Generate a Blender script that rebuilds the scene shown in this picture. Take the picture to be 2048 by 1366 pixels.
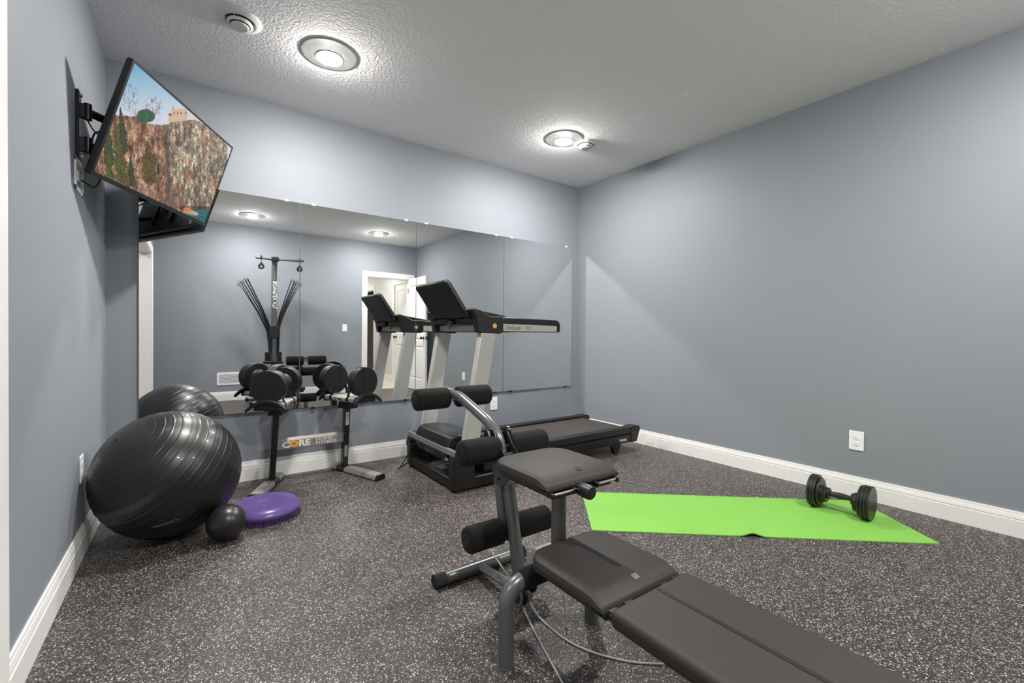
import bpy, math, random
import numpy as np
from mathutils import Vector, Matrix

for o in list(bpy.data.objects):
    bpy.data.objects.remove(o)
scene = bpy.context.scene
COL = scene.collection
PI = math.pi
random.seed(4)

# ------------------------------------------------------------------ room size
# x runs along the mirror wall (left wall x=0), y=0 is the mirror wall and the room lies at negative y
W, H, L = 3.913, 2.663, 4.392
HB = 0.134

# ------------------------------------------------------------------ camera, world, exposure
cam_d = bpy.data.cameras.new('camera')
cam = bpy.data.objects.new('camera', cam_d)
COL.objects.link(cam)
yaw, pitch, roll = (math.radians(v) for v in (35.8972, -0.6076, 0.4861))
fwd = Vector((math.sin(yaw) * math.cos(pitch), math.cos(yaw) * math.cos(pitch), math.sin(pitch)))
rt = Vector((math.cos(yaw), -math.sin(yaw), 0))
up = rt.cross(fwd)
r2 = rt * math.cos(roll) + up * math.sin(roll)
u2 = -rt * math.sin(roll) + up * math.cos(roll)
m = Matrix((r2, u2, -fwd)).transposed().to_4x4()
m.translation = Vector((0.40734, -3.58861, 1.03838))
cam.matrix_world = m
cam_d.sensor_width = 36
cam_d.lens = 890.38 * 36 / 2048
cam_d.shift_y = -0.002637
cam_d.clip_start = 0.02
scene.camera = cam

world = bpy.data.worlds.new('world')
scene.world = world
world.use_nodes = True
world.node_tree.nodes['Background'].inputs[0].default_value = (0.8, 0.85, 0.9, 1)
world.node_tree.nodes['Background'].inputs[1].default_value = 0.0

vs = scene.view_settings
vs.view_transform = 'Standard'
vs.look = 'None'
vs.gamma = 1
vs.use_curve_mapping = False
vs.exposure = 0.0
LAMP = 1060.0            # radiance of the recessed lights' lenses
HALL = 470.0
try:
    scene.cycles.diffuse_bounces = 6
    scene.cycles.max_bounces = 12
    scene.cycles.blur_glossy = 0.0
    scene.cycles.sample_clamp_indirect = 0.0
    scene.cycles.use_guiding = True
    scene.cycles.use_surface_guiding = True
    scene.cycles.use_volume_guiding = False
except Exception:
    pass

# ------------------------------------------------------------------ helpers
def lin(c):
    return tuple(((v / 255) / 12.92 if v / 255 <= 0.04045 else ((v / 255 + 0.055) / 1.055) ** 2.4) for v in c)

def mat(name, rgb, rough=0.5, metal=0.0, spec=0.5, coat=0.0, bump=None, noise=None, sheen=0.0):
    """rgb in sRGB 0..255; bump=(scale, strength, distance); noise=(scale, amount) mottles the colour"""
    M = bpy.data.materials.new(name)
    M.use_nodes = True
    nt = M.node_tree
    b = nt.nodes['Principled BSDF']
    c = lin(rgb)
    b.inputs['Base Color'].default_value = (*c, 1)
    b.inputs['Roughness'].default_value = rough
    b.inputs['Metallic'].default_value = metal
    b.inputs['Specular IOR Level'].default_value = spec
    b.inputs['Coat Weight'].default_value = coat
    b.inputs['Sheen Weight'].default_value = sheen
    tc = nt.nodes.new('ShaderNodeTexCoord')
    if noise:
        n = nt.nodes.new('ShaderNodeTexNoise')
        n.inputs['Scale'].default_value = noise[0]
        n.inputs['Detail'].default_value = 4
        nt.links.new(tc.outputs['Object'], n.inputs['Vector'])
        mx = nt.nodes.new('ShaderNodeMix'); mx.data_type = 'RGBA'
        mx.inputs['A'].default_value = (*[v * (1 - noise[1]) for v in c], 1)
        mx.inputs['B'].default_value = (*[min(1, v * (1 + noise[1])) for v in c], 1)
        nt.links.new(n.outputs['Fac'], mx.inputs['Factor'])
        nt.links.new(mx.outputs['Result'], b.inputs['Base Color'])
    if bump:
        n = nt.nodes.new('ShaderNodeTexNoise')
        n.inputs['Scale'].default_value = bump[0]
        n.inputs['Detail'].default_value = 3
        nt.links.new(tc.outputs['Object'], n.inputs['Vector'])
        bp = nt.nodes.new('ShaderNodeBump')
        bp.inputs['Strength'].default_value = bump[1]
        bp.inputs['Distance'].default_value = bump[2]
        nt.links.new(n.outputs['Fac'], bp.inputs['Height'])
        nt.links.new(bp.outputs['Normal'], b.inputs['Normal'])
    return M

def emit(name, rgb, s):
    M = bpy.data.materials.new(name); M.use_nodes = True
    nt = M.node_tree; nt.nodes.clear()
    e = nt.nodes.new('ShaderNodeEmission'); o = nt.nodes.new('ShaderNodeOutputMaterial')
    e.inputs[0].default_value = (*rgb, 1); e.inputs[1].default_value = s
    nt.links.new(e.outputs[0], o.inputs[0])
    return M

ROOTLOC = {}
def wloc(o):
    v = Vector((0, 0, 0))
    while o is not None:
        if o.name in ROOTLOC: v = v + ROOTLOC[o.name]
        o = o.parent
    return v

SPLIT = {'base_cover', 'console_underside', 'hinge_pin', 'bolt', 'side_rail', 'rear_foot', 'transport_wheel', 'hinge_knuckle', 'bench_pad', 'leg_cap', 'deck_frame', 'key_pad', 'foot', 'hinge', 'door_knob', 'bench_hinge', 'pivot_plate', 'pad_bracket', 'screw', 'rear_cap', 'cable', 'front_rail', 'pivot_bolt', 'rod_box', 'foot_rail', 'base_beam', 'middle_foot', 'squat_bracket', 'headphone_socket', 'pulley_hanger', 'seam', 'bracket'}
class MB:
    def __init__(s): s.v = []; s.f = []
    def add(s, vs_, fs_):
        n = len(s.v); s.v += [Vector(p) for p in vs_]; s.f += [tuple(i + n for i in f) for f in fs_]; return s
    def box(s, c, d, R=None):
        hx, hy, hz = (k / 2 for k in d)
        P = [Vector((x, y, z)) for x in (-hx, hx) for y in (-hy, hy) for z in (-hz, hz)]
        if R is not None: P = [R @ p for p in P]
        P = [p + Vector(c) for p in P]
        return s.add(P, [(0, 1, 3, 2), (4, 6, 7, 5), (0, 4, 5, 1), (2, 3, 7, 6), (0, 2, 6, 4), (1, 5, 7, 3)])
    def bx(s, x0, x1, y0, y1, z0, z1):
        return s.box(((x0 + x1) / 2, (y0 + y1) / 2, (z0 + z1) / 2), (abs(x1 - x0), abs(y1 - y0), abs(z1 - z0)))
    def prism(s, poly, fa, fb):
        """poly of 2D points mapped by fa and fb to the two end outlines"""
        n = len(poly); A = [fa(p) for p in poly]; B = [fb(p) for p in poly]
        F = [tuple(range(n))[::-1], tuple(range(n, 2 * n))] + [(i, (i + 1) % n, (i + 1) % n + n, i + n) for i in range(n)]
        return s.add(A + B, F)
    def prx(s, poly, x0, x1): return s.prism(poly, lambda p: (x0, p[0], p[1]), lambda p: (x1, p[0], p[1]))
    def pry(s, poly, y0, y1): return s.prism(poly, lambda p: (p[0], y0, p[1]), lambda p: (p[0], y1, p[1]))
    def prz(s, poly, z0, z1): return s.prism(poly, lambda p: (p[0], p[1], z0), lambda p: (p[0], p[1], z1))
    def tube(s, path, r, seg=20, caps=True, flat=None, upv=None):
        path = [Vector(p) for p in path]; n = len(path)
        rs = r if isinstance(r, (list, tuple)) else [r] * n
        T = []
        for i in range(n):
            a = path[max(0, i - 1)]; b = path[min(n - 1, i + 1)]
            T.append((b - a).normalized())
        u = upv and Vector(upv) or (Vector((0, 0, 1)) if abs(T[0].z) < 0.9 else Vector((1, 0, 0)))
        u = (u - T[0] * u.dot(T[0])).normalized()
        V = []
        for i in range(n):
            if i: u = (u - T[i] * u.dot(T[i])).normalized()
            w = T[i].cross(u)
            for k in range(seg):
                a = 2 * PI * k / seg
                kx, ky = (1, 1) if not flat else flat
                V.append(path[i] + u * (math.cos(a) * rs[i] * ky) + w * (math.sin(a) * rs[i] * kx))
        F = []
        for i in range(n - 1):
            for k in range(seg):
                k2 = (k + 1) % seg
                F.append((i * seg + k, i * seg + k2, (i + 1) * seg + k2, (i + 1) * seg + k))
        if caps: F += [tuple(range(seg))[::-1], tuple(range((n - 1) * seg, n * seg))]
        return s.add(V, F)
    def lathe(s, prof, o=(0, 0, 0), ax=(0, 0, 1), seg=48):
        """prof: (radius, height) along ax; radius 0 ends close to a point"""
        ax = Vector(ax).normalized(); o = Vector(o)
        u = Vector((1, 0, 0)) if abs(ax.x) < 0.8 else Vector((0, 1, 0))
        u = (u - ax * u.dot(ax)).normalized(); w = ax.cross(u)
        V = []; idx = []
        for r, h in prof:
            if r <= 1e-7:
                idx.append([len(V)] * seg); V.append(o + ax * h)
            else:
                idx.append(list(range(len(V), len(V) + seg)))
                V += [o + ax * h + (u * math.cos(2 * PI * k / seg) + w * math.sin(2 * PI * k / seg)) * r for k in range(seg)]
        F = []
        for i in range(len(prof) - 1):
            for k in range(seg):
                k2 = (k + 1) % seg
                q = [idx[i][k], idx[i][k2], idx[i + 1][k2], idx[i + 1][k]]
                q = [x for j, x in enumerate(q) if x not in q[:j]]
                if len(q) > 2: F.append(tuple(q))
        return s.add(V, F)
    def cyl(s, a, b, r, seg=24):
        a = Vector(a); b = Vector(b); h = (b - a).length
        return s.lathe([(0, 0), (r, 0), (r, h), (0, h)], a, b - a, seg)
    def pieces(s):
        p = list(range(len(s.v)))
        def find(a):
            while p[a] != a: p[a] = p[p[a]]; a = p[a]
            return a
        for f in s.f:
            for i in f[1:]: p[find(i)] = find(f[0])
        out = {}
        for f in s.f: out.setdefault(find(f[0]), []).append(f)
        res = []
        for fs in out.values():
            ids = sorted({i for f in fs for i in f}); mp = {a: i for i, a in enumerate(ids)}
            m_ = MB(); m_.v = [s.v[i] for i in ids]; m_.f = [tuple(mp[i] for i in f) for f in fs]; res.append(m_)
        return res
    def build(s, name, material, parent=None, **kw):
        if name in SPLIT:
            os_ = [m_.build1(name, material, parent, **kw) for m_ in s.pieces()]
            return os_[0]
        return s.build1(name, material, parent, **kw)
    def build1(s, name, material, parent=None, local=False, bevel=0, bseg=2, angle=35, loc=None, smooth=True, sub=0):
        me = bpy.data.meshes.new(name)
        off = Vector((0, 0, 0))
        if parent is not None and not local: off = wloc(parent)
        if loc is not None: off = Vector(loc)
        me.from_pydata([tuple(p - off) for p in s.v], [], s.f)
        me.validate(); me.update()
        import bmesh
        bm = bmesh.new(); bm.from_mesh(me); bmesh.ops.recalc_face_normals(bm, faces=bm.faces); bm.to_mesh(me); bm.free()
        if smooth:
            me.shade_smooth(); me.set_sharp_from_angle(angle=math.radians(angle))
        me.materials.append(material)
        o = bpy.data.objects.new(name, me); COL.objects.link(o)
        if parent is not None: o.parent = parent
        if loc is not None: o.location = loc; ROOTLOC[o.name] = Vector(loc)
        if bevel:
            b = o.modifiers.new('bevel', 'BEVEL'); b.width = bevel; b.segments = bseg; b.limit_method = 'ANGLE'; b.angle_limit = math.radians(40)
            b.harden_normals = False
        if sub:
            b = o.modifiers.new('sub', 'SUBSURF'); b.levels = sub; b.render_levels = sub
        return o

def tag(o, label=None, cat=None, group=None, kind=None):
    if label: o['label'] = label
    if cat: o['category'] = cat
    if group: o['group'] = group
    if kind: o['kind'] = kind
    return o
def thing(name, loc, label, cat, group=None, rot=None):
    o = bpy.data.objects.new(name, None); COL.objects.link(o)
    o.empty_display_size = 0.1
    o.location = loc
    if rot is not None: o.rotation_euler = rot
    ROOTLOC[o.name] = Vector(loc)
    return tag(o, label, cat, group)
def struct(o): o['kind'] = 'structure'; return o

def fillet(pts, r, n=6):
    pts = [Vector(p) for p in pts]; out = [pts[0]]
    for i in range(1, len(pts) - 1):
        a, b, c = pts[i - 1], pts[i], pts[i + 1]
        d1 = (a - b); d2 = (c - b); rr = min(r, d1.length * 0.49, d2.length * 0.49)
        p, q_ = b + d1.normalized() * rr, b + d2.normalized() * rr
        for k in range(n + 1):
            t = k / n
            out.append(p * (1 - t) ** 2 + b * 2 * t * (1 - t) + q_ * t * t)
    out.append(pts[-1]); return out
def spline(pts, n=8):
    P = [Vector(p) for p in pts]; P = [P[0] * 2 - P[1]] + P + [P[-1] * 2 - P[-2]]; out = []
    for i in range(1, len(P) - 2):
        for k in range(n):
            t = k / n; a, b, c, d = P[i - 1:i + 3]
            out.append(0.5 * ((2 * b) + (c - a) * t + (2 * a - 5 * b + 4 * c - d) * t * t + (3 * b - a - 3 * c + d) * t ** 3))
    out.append(P[-2]); return out
def rrect(w, h, r, n=5, cx=0, cy=0):
    o = []
    for sx, sy, a0 in ((1, 1, 0), (-1, 1, 90), (-1, -1, 180), (1, -1, 270)):
        for k in range(n + 1):
            a = math.radians(a0 + 90 * k / n)
            o.append((cx + sx * (w / 2 - r) + r * math.cos(a), cy + sy * (h / 2 - r) + r * math.sin(a)))
    return o

def letters(name, text, size, origin, xdir, ydir, material, parent, depth=0.0008, ls=1.0, wx=1.0, align='LEFT', bold=0.0):
    cu = bpy.data.curves.new(name, 'FONT'); cu.body = text; cu.size = size; cu.extrude = depth / 2; cu.align_x = align
    cu.space_character = ls; cu.resolution_u = 3; cu.offset = bold
    to = bpy.data.objects.new(name + '_tmp', cu); COL.objects.link(to)
    dg = bpy.context.evaluated_depsgraph_get(); dg.update()
    me = bpy.data.meshes.new_from_object(to.evaluated_get(dg))
    bpy.data.objects.remove(to)
    x = Vector(xdir).normalized(); y = Vector(ydir).normalized(); z = x.cross(y)
    off = wloc(parent)
    for v in me.vertices:
        c = v.co.copy(); v.co = Vector(origin) + x * (c.x * wx) + y * c.y + z * (c.z + depth / 2) - off
    me.materials.clear(); me.materials.append(material)
    o = bpy.data.objects.new(name, me); COL.objects.link(o); o.parent = parent
    return o

# ------------------------------------------------------------------ materials
def wall_mat():
    M = mat('wall_paint', (132, 137, 144), rough=0.55, spec=0.25, bump=(380, 0.12, 0.0006))
    return M
M_WALL = wall_mat()
M_TRIM = mat('white_trim', (226, 225, 222), rough=0.35, spec=0.5)
M_DOOR = mat('white_door', (228, 227, 224), rough=0.4)
M_HALL = mat('hall_paint', (205, 203, 199), rough=0.6)
M_BLK = mat('black_plastic', (15, 15, 16), rough=0.42)
M_BLKG = mat('black_gloss', (12, 12, 13), rough=0.16, spec=0.6)
M_BLKM = mat('black_metal', (12, 12, 13), rough=0.35, spec=0.5)
M_RUB = mat('black_rubber', (14, 14, 14), rough=0.6)
M_FOAM = mat('black_foam', (15, 15, 15), rough=0.9, spec=0.25, bump=(900, 0.6, 0.001), sheen=0.04)
M_VINYL = mat('pad_vinyl', (43, 40, 39), rough=0.58, spec=0.38, bump=(700, 0.35, 0.0006))
M_VINYL_D = mat('pad_vinyl_stripe', (9, 9, 9), rough=0.5)
M_GREY = mat('grey_steel_paint', (96, 98, 99), rough=0.3, metal=0.35, spec=0.6)
M_GREYL = mat('light_grey_paint', (150, 150, 148), rough=0.35, metal=0.2)
M_SILV = mat('silver_paint', (186, 184, 180), rough=0.34, metal=0.25)
M_SILV2 = mat('silver_upright', (176, 175, 172), rough=0.38, metal=0.2)
M_CHROME = mat('chrome', (200, 200, 200), rough=0.12, metal=1.0)
M_WHT = mat('white_plastic', (232, 232, 234), rough=0.35)
M_SLOT = mat('dark_slot', (30, 30, 32), rough=0.6)
M_ORG = mat('orange_print', (240, 165, 30), rough=0.5)
M_WPR = mat('white_print', (235, 235, 232), rough=0.5)
M_GPR = mat('grey_print', (98, 98, 98), rough=0.5)
M_RED = mat('red_print', (175, 55, 40), rough=0.5)
M_CABLE = mat('cable_coat', (176, 178, 178), rough=0.4)
M_CARPET = mat('beige_carpet', (196, 186, 174), rough=0.95, noise=(60, 0.1), bump=(500, 0.5, 0.003))
M_STK = mat('sticker', (215, 218, 222), rough=0.5)
M_PLATE = mat('cast_plate', (19, 19, 19), rough=0.38, spec=0.5, bump=(260, 0.1, 0.0008))
M_DECK = mat('tread_belt', (52, 46, 44), rough=0.62, noise=(400, 0.25), bump=(900, 0.3, 0.0008))
M_HOLE = mat('dark_hole', (2, 2, 2), rough=0.8)
M_LENS = emit('lamp_lens', (1.0, 0.97, 0.93), LAMP)
M_LENSH = emit('hall_lamp_lens', (1.0, 0.97, 0.93), HALL)

def ceiling_mat():
    M = mat('ceiling_texture', (233, 231, 233), rough=0.9, spec=0.2)
    nt = M.node_tree; b = nt.nodes['Principled BSDF']
    tc = nt.nodes.new('ShaderNodeTexCoord')
    n1 = nt.nodes.new('ShaderNodeTexNoise'); n1.inputs['Scale'].default_value = 75; n1.inputs['Detail'].default_value = 3; n1.inputs['Distortion'].default_value = 0.6
    n2 = nt.nodes.new('ShaderNodeTexVoronoi'); n2.inputs['Scale'].default_value = 60
    ad = nt.nodes.new('ShaderNodeMath'); ad.operation = 'MULTIPLY_ADD'; ad.inputs[1].default_value = 0.35
    bp = nt.nodes.new('ShaderNodeBump'); bp.inputs['Strength'].default_value = 0.8; bp.inputs['Distance'].default_value = 0.006
    for n in (n1, n2): nt.links.new(tc.outputs['Object'], n.inputs['Vector'])
    nt.links.new(n2.outputs['Distance'], ad.inputs[0]); nt.links.new(n1.outputs['Fac'], ad.inputs[2])
    nt.links.new(ad.outputs[0], bp.inputs['Height']); nt.links.new(bp.outputs['Normal'], b.inputs['Normal'])
    return M
M_CEIL = ceiling_mat()

def floor_mat():
    M = bpy.data.materials.new('flecked_rubber'); M.use_nodes = True
    nt = M.node_tree; b = nt.nodes['Principled BSDF']
    tc = nt.nodes.new('ShaderNodeTexCoord')
    prev = None
    base = nt.nodes.new('ShaderNodeTexNoise'); base.inputs['Scale'].default_value = 3.0
    nt.links.new(tc.outputs['Object'], base.inputs['Vector'])
    mb = nt.nodes.new('ShaderNodeMix'); mb.data_type = 'RGBA'
    mb.inputs['A'].default_value = (*lin((36, 33, 32)), 1); mb.inputs['B'].default_value = (*lin((44, 41, 40)), 1)
    nt.links.new(base.outputs['Fac'], mb.inputs['Factor'])
    prev = mb.outputs['Result']
    heights = []
    for sc, thr, rad, colr in ((200, 0.70, 0.42, (146, 136, 131)), (290, 0.60, 0.42, (112, 103, 99)), (170, 0.83, 0.38, (198, 192, 186))):
        mp = nt.nodes.new('ShaderNodeMapping'); mp.inputs['Scale'].default_value = (sc, sc, sc); mp.inputs['Location'].default_value = (sc * 0.13, sc * .37, 0)
        nz = nt.nodes.new('ShaderNodeTexNoise'); nz.inputs['Scale'].default_value = 1.6
        nt.links.new(tc.outputs['Object'], mp.inputs['Vector']); nt.links.new(mp.outputs[0], nz.inputs['Vector'])
        va = nt.nodes.new('ShaderNodeVectorMath'); va.operation = 'MULTIPLY_ADD'
        va.inputs[1].default_value = (1.1, 1.1, 1.1)
        nt.links.new(nz.outputs['Color'], va.inputs[0]); nt.links.new(mp.outputs[0], va.inputs[2])
        vo = nt.nodes.new('ShaderNodeTexVoronoi'); vo.inputs['Scale'].default_value = 1.0
        nt.links.new(va.outputs[0], vo.inputs['Vector'])
        lt = nt.nodes.new('ShaderNodeMath'); lt.operation = 'LESS_THAN'; lt.inputs[1].default_value = rad
        nt.links.new(vo.outputs['Distance'], lt.inputs[0])
        sp = nt.nodes.new('ShaderNodeSeparateColor'); nt.links.new(vo.outputs['Color'], sp.inputs[0])
        gt = nt.nodes.new('ShaderNodeMath'); gt.operation = 'GREATER_THAN'; gt.inputs[1].default_value = thr
        nt.links.new(sp.outputs[0], gt.inputs[0])
        mu = nt.nodes.new('ShaderNodeMath'); mu.operation = 'MULTIPLY'
        nt.links.new(lt.outputs[0], mu.inputs[0]); nt.links.new(gt.outputs[0], mu.inputs[1])
        mx = nt.nodes.new('ShaderNodeMix'); mx.data_type = 'RGBA'
        nt.links.new(mu.outputs[0], mx.inputs['Factor']); nt.links.new(prev, mx.inputs['A']); mx.inputs['B'].default_value = (*lin(colr), 1)
        prev = mx.outputs['Result']
    nt.links.new(prev, b.inputs['Base Color'])
    b.inputs['Roughness'].default_value = 0.5
    b.inputs['Specular IOR Level'].default_value = 0.4
    n = nt.nodes.new('ShaderNodeTexNoise'); n.inputs['Scale'].default_value = 260
    bp = nt.nodes.new('ShaderNodeBump'); bp.inputs['Strength'].default_value = 0.35; bp.inputs['Distance'].default_value = 0.002
    nt.links.new(tc.outputs['Object'], n.inputs['Vector']); nt.links.new(n.outputs['Fac'], bp.inputs['Height']); nt.links.new(bp.outputs['Normal'], b.inputs['Normal'])
    return M
M_FLOOR = floor_mat()

# ------------------------------------------------------------------ room shell
T = 0.13
YO0, YO1 = -1.937, -3.83       # cased opening in the left wall
ZD = 2.05
DX0, DX1 = 2.965, 3.775        # doorway in the front wall
struct(MB().bx(-0.14, W + 0.14, -L - 0.14, 0.14, -0.1, 0).build('floor', M_FLOOR, smooth=False))
struct(MB().bx(-0.14, W + 0.14, -L - 0.14, 0.14, H, H + 0.1).build('ceiling', M_CEIL, smooth=False))
struct(MB().bx(-T, W + T, 0, 0.12, 0, H).build('wall_back', M_WALL, smooth=False))
struct(MB().bx(W, W + T, -L - T, 0, 0, H).build('wall_right', M_WALL, smooth=False))
b = MB(); b.bx(-T, 0, YO0, 0, 0, H); b.bx(-T, 0, YO1, YO0, ZD, H); b.bx(-T, 0, -L - T, YO1, 0, H)
struct(b.build('wall_left', M_WALL, smooth=False))
b = MB(); b.bx(0, DX0, -L - T, -L, 0, H); b.bx(DX0, DX1, -L - T, -L, ZD, H); b.bx(DX1, W, -L - T, -L, 0, H)
struct(b.build('wall_front', M_WALL, smooth=False))

BBP = [(0, 0), (0.014, 0), (0.014, HB * 0.66), (0.0115, HB * 0.675), (0.0115, HB * 0.70), (0.0135, HB * 0.72), (0.0125, HB * 0.80), (0.009, HB * 0.90), (0.0075, HB * 0.905), (0.0085, HB * 0.93), (0.007, HB), (0, HB)]
def base(name, a, b_, n):
    """baseboard run from a to b_ on the floor, n points into the room"""
    a = Vector((*a, 0)); b_ = Vector((*b_, 0)); n = Vector((*n, 0))
    m_ = MB().prism(BBP, lambda p: a + n * p[0] + Vector((0, 0, p[1])), lambda p: b_ + n * p[0] + Vector((0, 0, p[1])))
    return m_.build(name, M_TRIM, angle=20)
struct(base('baseboard_back', (0.0, 0), (W, 0), (0, -1)))
struct(base('baseboard_right', (W, 0), (W, -L), (-1, 0)))
struct(base('baseboard_left', (0, 0), (0, YO0 + 0.088), (1, 0)))
struct(base('baseboard_left_front', (0, YO1 - 0.088), (0, -L), (1, 0)))
struct(base('baseboard_front', (0, -L), (DX0 - 0.088, -L), (0, 1)))

CW = 0.089
CP = [(0, 0), (0.012, 0), (0.0135, 0.008), (0.012, 0.02), (0.0145, 0.028), (0.016, 0.06), (0.018, 0.068), (0.019, 0.082), (0.016, CW), (0, CW)]
def casing(mb, p0, dirv, outv, n, length0, length1):
    """profile strip: starts at p0 along dirv; outv points away from the opening; n into the room"""
    p0, dirv, outv, n = Vector(p0), Vector(dirv), Vector(outv), Vector(n)
    mb.prism(CP, lambda p: p0 - dirv * (p[1] if length0 else 0) + n * p[0] + outv * p[1],
             lambda p: p0 + dirv * (length1 + (p[1])) + n * p[0] + outv * p[1])
def frame_trim(name, A, B, n, zt, depth):
    """casing around an opening from A to B (xy), jamb of given depth behind it"""
    A = Vector((*A, 0)); B = Vector((*B, 0)); n = Vector((*n, 0)); d = (B - A).normalized(); w = (B - A).length
    mb = MB()
    Z = Vector((0, 0, 1))
    mb.prism(CP, lambda p: A + n * p[0] - d * p[1], lambda p: A + n * p[0] - d * p[1] + Z * (zt + p[1]))
    mb.prism(CP, lambda p: B + n * p[0] + d * p[1], lambda p: B + n * p[0] + d * p[1] + Z * (zt + p[1]))
    mb.prism(CP, lambda p: A + n * p[0] + Z * (zt + p[1]) - d * p[1], lambda p: B + n * p[0] + Z * (zt + p[1]) + d * p[1])
    for q0, q1 in ((A, A + d * 0.012), (B - d * 0.012, B)):
        c = (q0 + q1) / 2 - n * depth / 2 + Z * zt / 2
        sx = [abs(d.x) * 0.012 + abs(n.x) * depth, abs(d.y) * 0.012 + abs(n.y) * depth, zt]
        mb.box(c, sx)
    c = (A + B) / 2 - n * depth / 2 + Z * (zt - 0.006)
    mb.box(c, (abs(d.x) * w + abs(n.x) * depth, abs(d.y) * w + abs(n.y) * depth, 0.012))
    return struct(mb.build(name, M_TRIM, angle=20))
frame_trim('trim_1', (0, YO1), (0, YO0), (1, 0), ZD, T)
frame_trim('trim_2', (DX0, -L), (DX1, -L), (0, 1), ZD, T)

# hallway seen through the front doorway (in the mirror)
hx0, hx1, hy0, hy1 = 2.45, 3.905, -8.6, -L - T
b = MB(); b.bx(hx0, hx1 + .1, hy0, hy1, -0.1, 0.0)
struct(b.build('floor_hallway', M_CARPET, smooth=False))
struct(MB().bx(hx0, hx1 + .1, hy0, hy1, 2.44, 2.54).build('ceiling_hallway', M_HALL, smooth=False))
b = MB()
b.bx(hx1, hx1 + .1, -5.50, hy1, ZD, 2.44); b.bx(hx1, hx1 + .1, -4.66, hy1, 0, ZD)
b.bx(hx1, hx1 + .1, -6.79, -5.50, 0, 2.44); b.bx(hx1, hx1 + .1, -7.6, -6.79, ZD, 2.44); b.bx(hx1, hx1 + .1, hy0, -7.6, 0, 2.44)
struct(b.build('wall_hallway_right', M_HALL, smooth=False))
struct(MB().bx(hx0 - .1, hx0, hy0, hy1, 0, 2.44).build('wall_hallway_left', M_HALL, smooth=False))
struct(MB().bx(hx0, hx1, hy0 - .1, hy0, 0, 2.44).build('wall_hallway_end', M_HALL, smooth=False))
struct(base('baseboard_hallway', (hx1, -6.70), (hx1, -5.59), (-1, 0)))
frame_trim('trim_3', (hx1, -5.50), (hx1, -4.66), (-1, 0), ZD, 0.1)
frame_trim('trim_4', (hx1, -7.6), (hx1, -6.79), (-1, 0), ZD, 0.1)
struct(MB().bx(hx1 + .1, hx1 + 1.4, -7.7, -6.7, -0.1, 0).build('floor_side_room', M_CARPET, smooth=False))
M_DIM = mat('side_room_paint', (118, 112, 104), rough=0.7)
b = MB(); b.bx(hx1 + 1.4, hx1 + 1.5, -7.7, -6.7, 0, 2.44); b.bx(hx1 + .1, hx1 + 1.5, -7.8, -7.7, 0, 2.44); b.bx(hx1 + .1, hx1 + 1.5, -6.7, -6.6, 0, 2.44); b.bx(hx1 + .1, hx1 + 1.5, -7.7, -6.7, 2.44, 2.5)
struct(b.build('wall_side_room', M_DIM, smooth=False))

# hall behind the cased opening in the left wall
b = MB(); b.bx(-1.5, -0.13, -4.9, -1.0, -0.1, 0)
struct(b.build('floor_foyer', M_CARPET, smooth=False))
struct(MB().bx(-1.5, -0.13, -4.9, -1.0, 2.44, 2.54).build('ceiling_foyer', M_HALL, smooth=False))
b = MB(); b.bx(-1.6, -1.5, -4.9, -1.0, 0, 2.44); b.bx(-1.5, -T, -5.0, -4.9, 0, 2.44); b.bx(-1.5, -T, -1.0, -0.9, 0, 2.44)
b.bx(-0.14, -0.13, -4.9, YO1, 0, 2.44)
struct(b.build('wall_foyer', M_HALL, smooth=False))

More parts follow.
